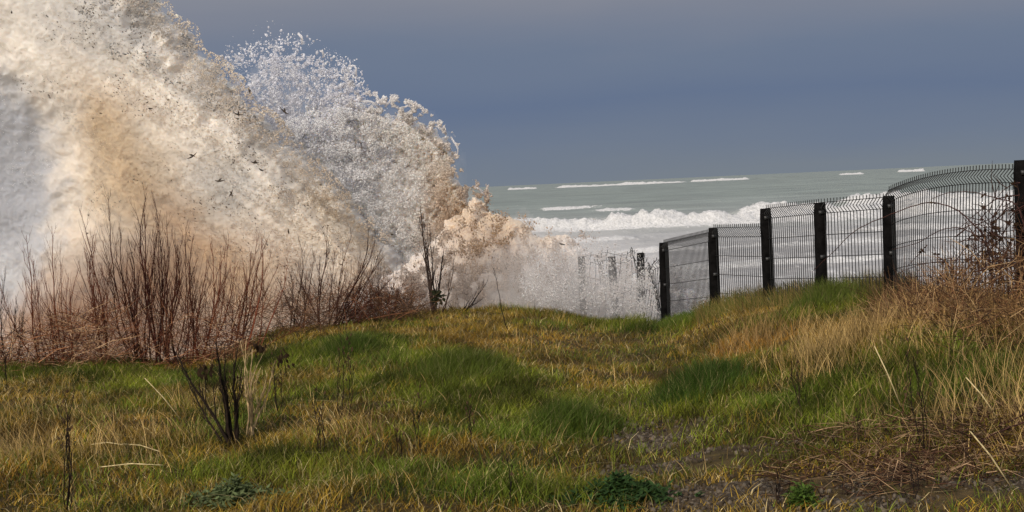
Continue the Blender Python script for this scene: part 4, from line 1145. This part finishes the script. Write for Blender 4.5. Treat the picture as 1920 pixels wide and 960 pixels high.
# grass tussocks: darker green clumps one can tell apart
def tussock(px, py, rad, n, h, lab, cols):
    g = G(px, py)
    root = lambda m: (g.x + rng.normal(0, rad * .5, m), g.y + rng.normal(0, rad * .5, m))
    o = blades('grass_tussock', n, lambda x, y: h * np.exp(-(((x - g.x) ** 2 + (y - g.y) ** 2) / (rad * 1.2) ** 2)) + .04, lambda x, y: np.full_like(x, .0042),
               lambda x, y, m: np.where(rng.random((m, 1)) < .1, np.array([.22, .2, .08]), np.array(cols)) * vary(m, .35), None, lab, lean=(.1, -.05), curl=.55, rootfun=root, cat='grass tussock', kind=None, seg=4)
    o.data.transform(Matrix.Translation(-g)); o.location = g
    o['group'] = 'green grass tussocks in the turf'
tussock(652, 665, .38, 4200, .16, 'dark green tussock in the hollow behind the pair of dark stalks', (.055, .085, .012))
tussock(1312, 738, .34, 4200, .17, 'dark green tussock right of the path below the fence end', (.045, .080, .012))
tussock(870, 700, .5, 5200, .14, 'broad green tussock on the mound left of the path', (.075, .10, .014))
tussock(1070, 800, .32, 3000, .14, 'green tussock bordering the left side of the path', (.065, .10, .014))
tussock(1560, 572, .35, 3000, .2, 'bright green tussock at the foot of the leaning fence post', (.10, .13, .022))
tussock(1280, 610, .35, 3000, .10, 'bright green tussock where the bank meets the cliff edge', (.10, .15, .02))

# leafy low weeds at the bottom edge
def weed(px, py, rad, n, ln, col, lab):
    g = G(px, py)
    mb = MB()
    for k in range(n):
        w = random.uniform(0, 6.28); rr = rad * math.sqrt(random.random())
        rr = min(abs(random.gauss(0, rad * .55)), rad * 1.6); x = g.x + math.cos(w) * rr; y = g.y + math.sin(w) * rr * .8
        z = float(ground(x, y)); hh = random.uniform(.02, .11) * max(.15, 1.2 - rr / rad)
        st = Vector((x, y, z)); tp = st + Vector((random.uniform(-.04, .04), random.uniform(-.04, .04), hh + .03))
        mb.tube([st, tp], [.0018, .001], 3, (.04, .07, .02), cap=False)
        for j in range(5):
            t = random.uniform(.3, 1)
            mb.leaf(st.lerp(tp, t), (random.uniform(-1, 1), random.uniform(-1, 1), random.uniform(-.1, .7)), (0, 0, 1), ln * random.uniform(.6, 1.3), ln * .42, jit(col, .4))
    o = mb.build('leafy_weed', M_leaf); o.data.transform(Matrix.Translation(-g)); o.location = g
    tag(o, lab, 'weed', 'low leafy weeds at the bottom edge')
weed(1165, 942, .26, 300, .050, (.032, .065, .018), 'dark green ferny weed at the bottom edge left of the gravel')
weed(440, 950, .20, 170, .050, (.11, .135, .055), 'pale bluish green leafy weed at the bottom left of centre')
weed(1505, 952, .07, 90, .035, (.08, .135, .022), 'small bright green weed at the bottom edge in the brown litter')

# fallen single straws
for (x0, y0, x1, y1, lab) in [(172, 848, 232, 849, 'pale straw lying level at the left, upper one'), (230, 847, 300, 862, 'pale straw lying bent beside the upper left one'), (188, 892, 306, 888, 'longest pale straw lying flat near the bottom left'),
                              (272, 722, 340, 800, 'straw leaning across the grass left of the near shrubs'),
                              (1640, 665, 1690, 780, 'broad pale reed leaf leaning in the grass below the fence'), (1812, 725, 1870, 800, 'pale broken reed leaning right in the straw'), (1820, 830, 1895, 935, 'pale stalk lying across the litter at the lower right')]:
    a = G(x0, y0); b = G(x1, y1)
    dmid = min(a.y, b.y)
    if x0 > 1600 or x0 == 272:
        a = P(x0, y0, b.y)
    mb = MB(); up = Vector((0, 0, .05))
    mb.tube([a + up, a.lerp(b, .5) + up * 1.3, b + up], [.0028, .004, .0032], 5, jit((.50, .40, .21), .15))
    o = mb.build('fallen_straw', M_stem); o.data.transform(Matrix.Translation(-b)); o.location = b
    tag(o, lab, 'straw', 'single pale straws lying in the grass')

# gravel and clods on the worn path
n = 12000
gx = []; gy = []
while len(gx) < n:
    yy = rng.uniform(7.2, 20, 20000); uu = rng.uniform(-.1, .36, 20000); k = rng.random(20000) < np.clip(zsum(Z_path, uu * yy, yy) - .25, .0, 1) * np.where(yy > 11.5, .45, 1) * np.clip(fbm(uu * yy * 5, yy * 5, 2, 601) * 2 - .6, 0, 1)
    gx += list((uu * yy)[k]); gy += list(yy[k])
gx = np.array(gx[:n]); gy = np.array(gy[:n])
rr = .004 + .012 * rng.random(n) ** 2.4
Cc = np.stack([gx, gy, ground(gx, gy) + rr * .2], -1)
far_ = (gy > 11.5)[:, None]
pc = np.where(rng.random((n, 1)) < .4, np.array([.095, .074, .052]), np.array([.040, .027, .015])) * rng.uniform(.6, 1.4, (n, 1))
pc = np.where(far_, np.array([.085, .055, .020]) * rng.uniform(.35, 1.4, (n, 1)), pc)
pb = drops('gravel', Cc, rr, pc, None, (1, 1.6), None, True, M_stone)
tag(pb, 'small stones and clods on the worn path', 'gravel', kind='stuff')
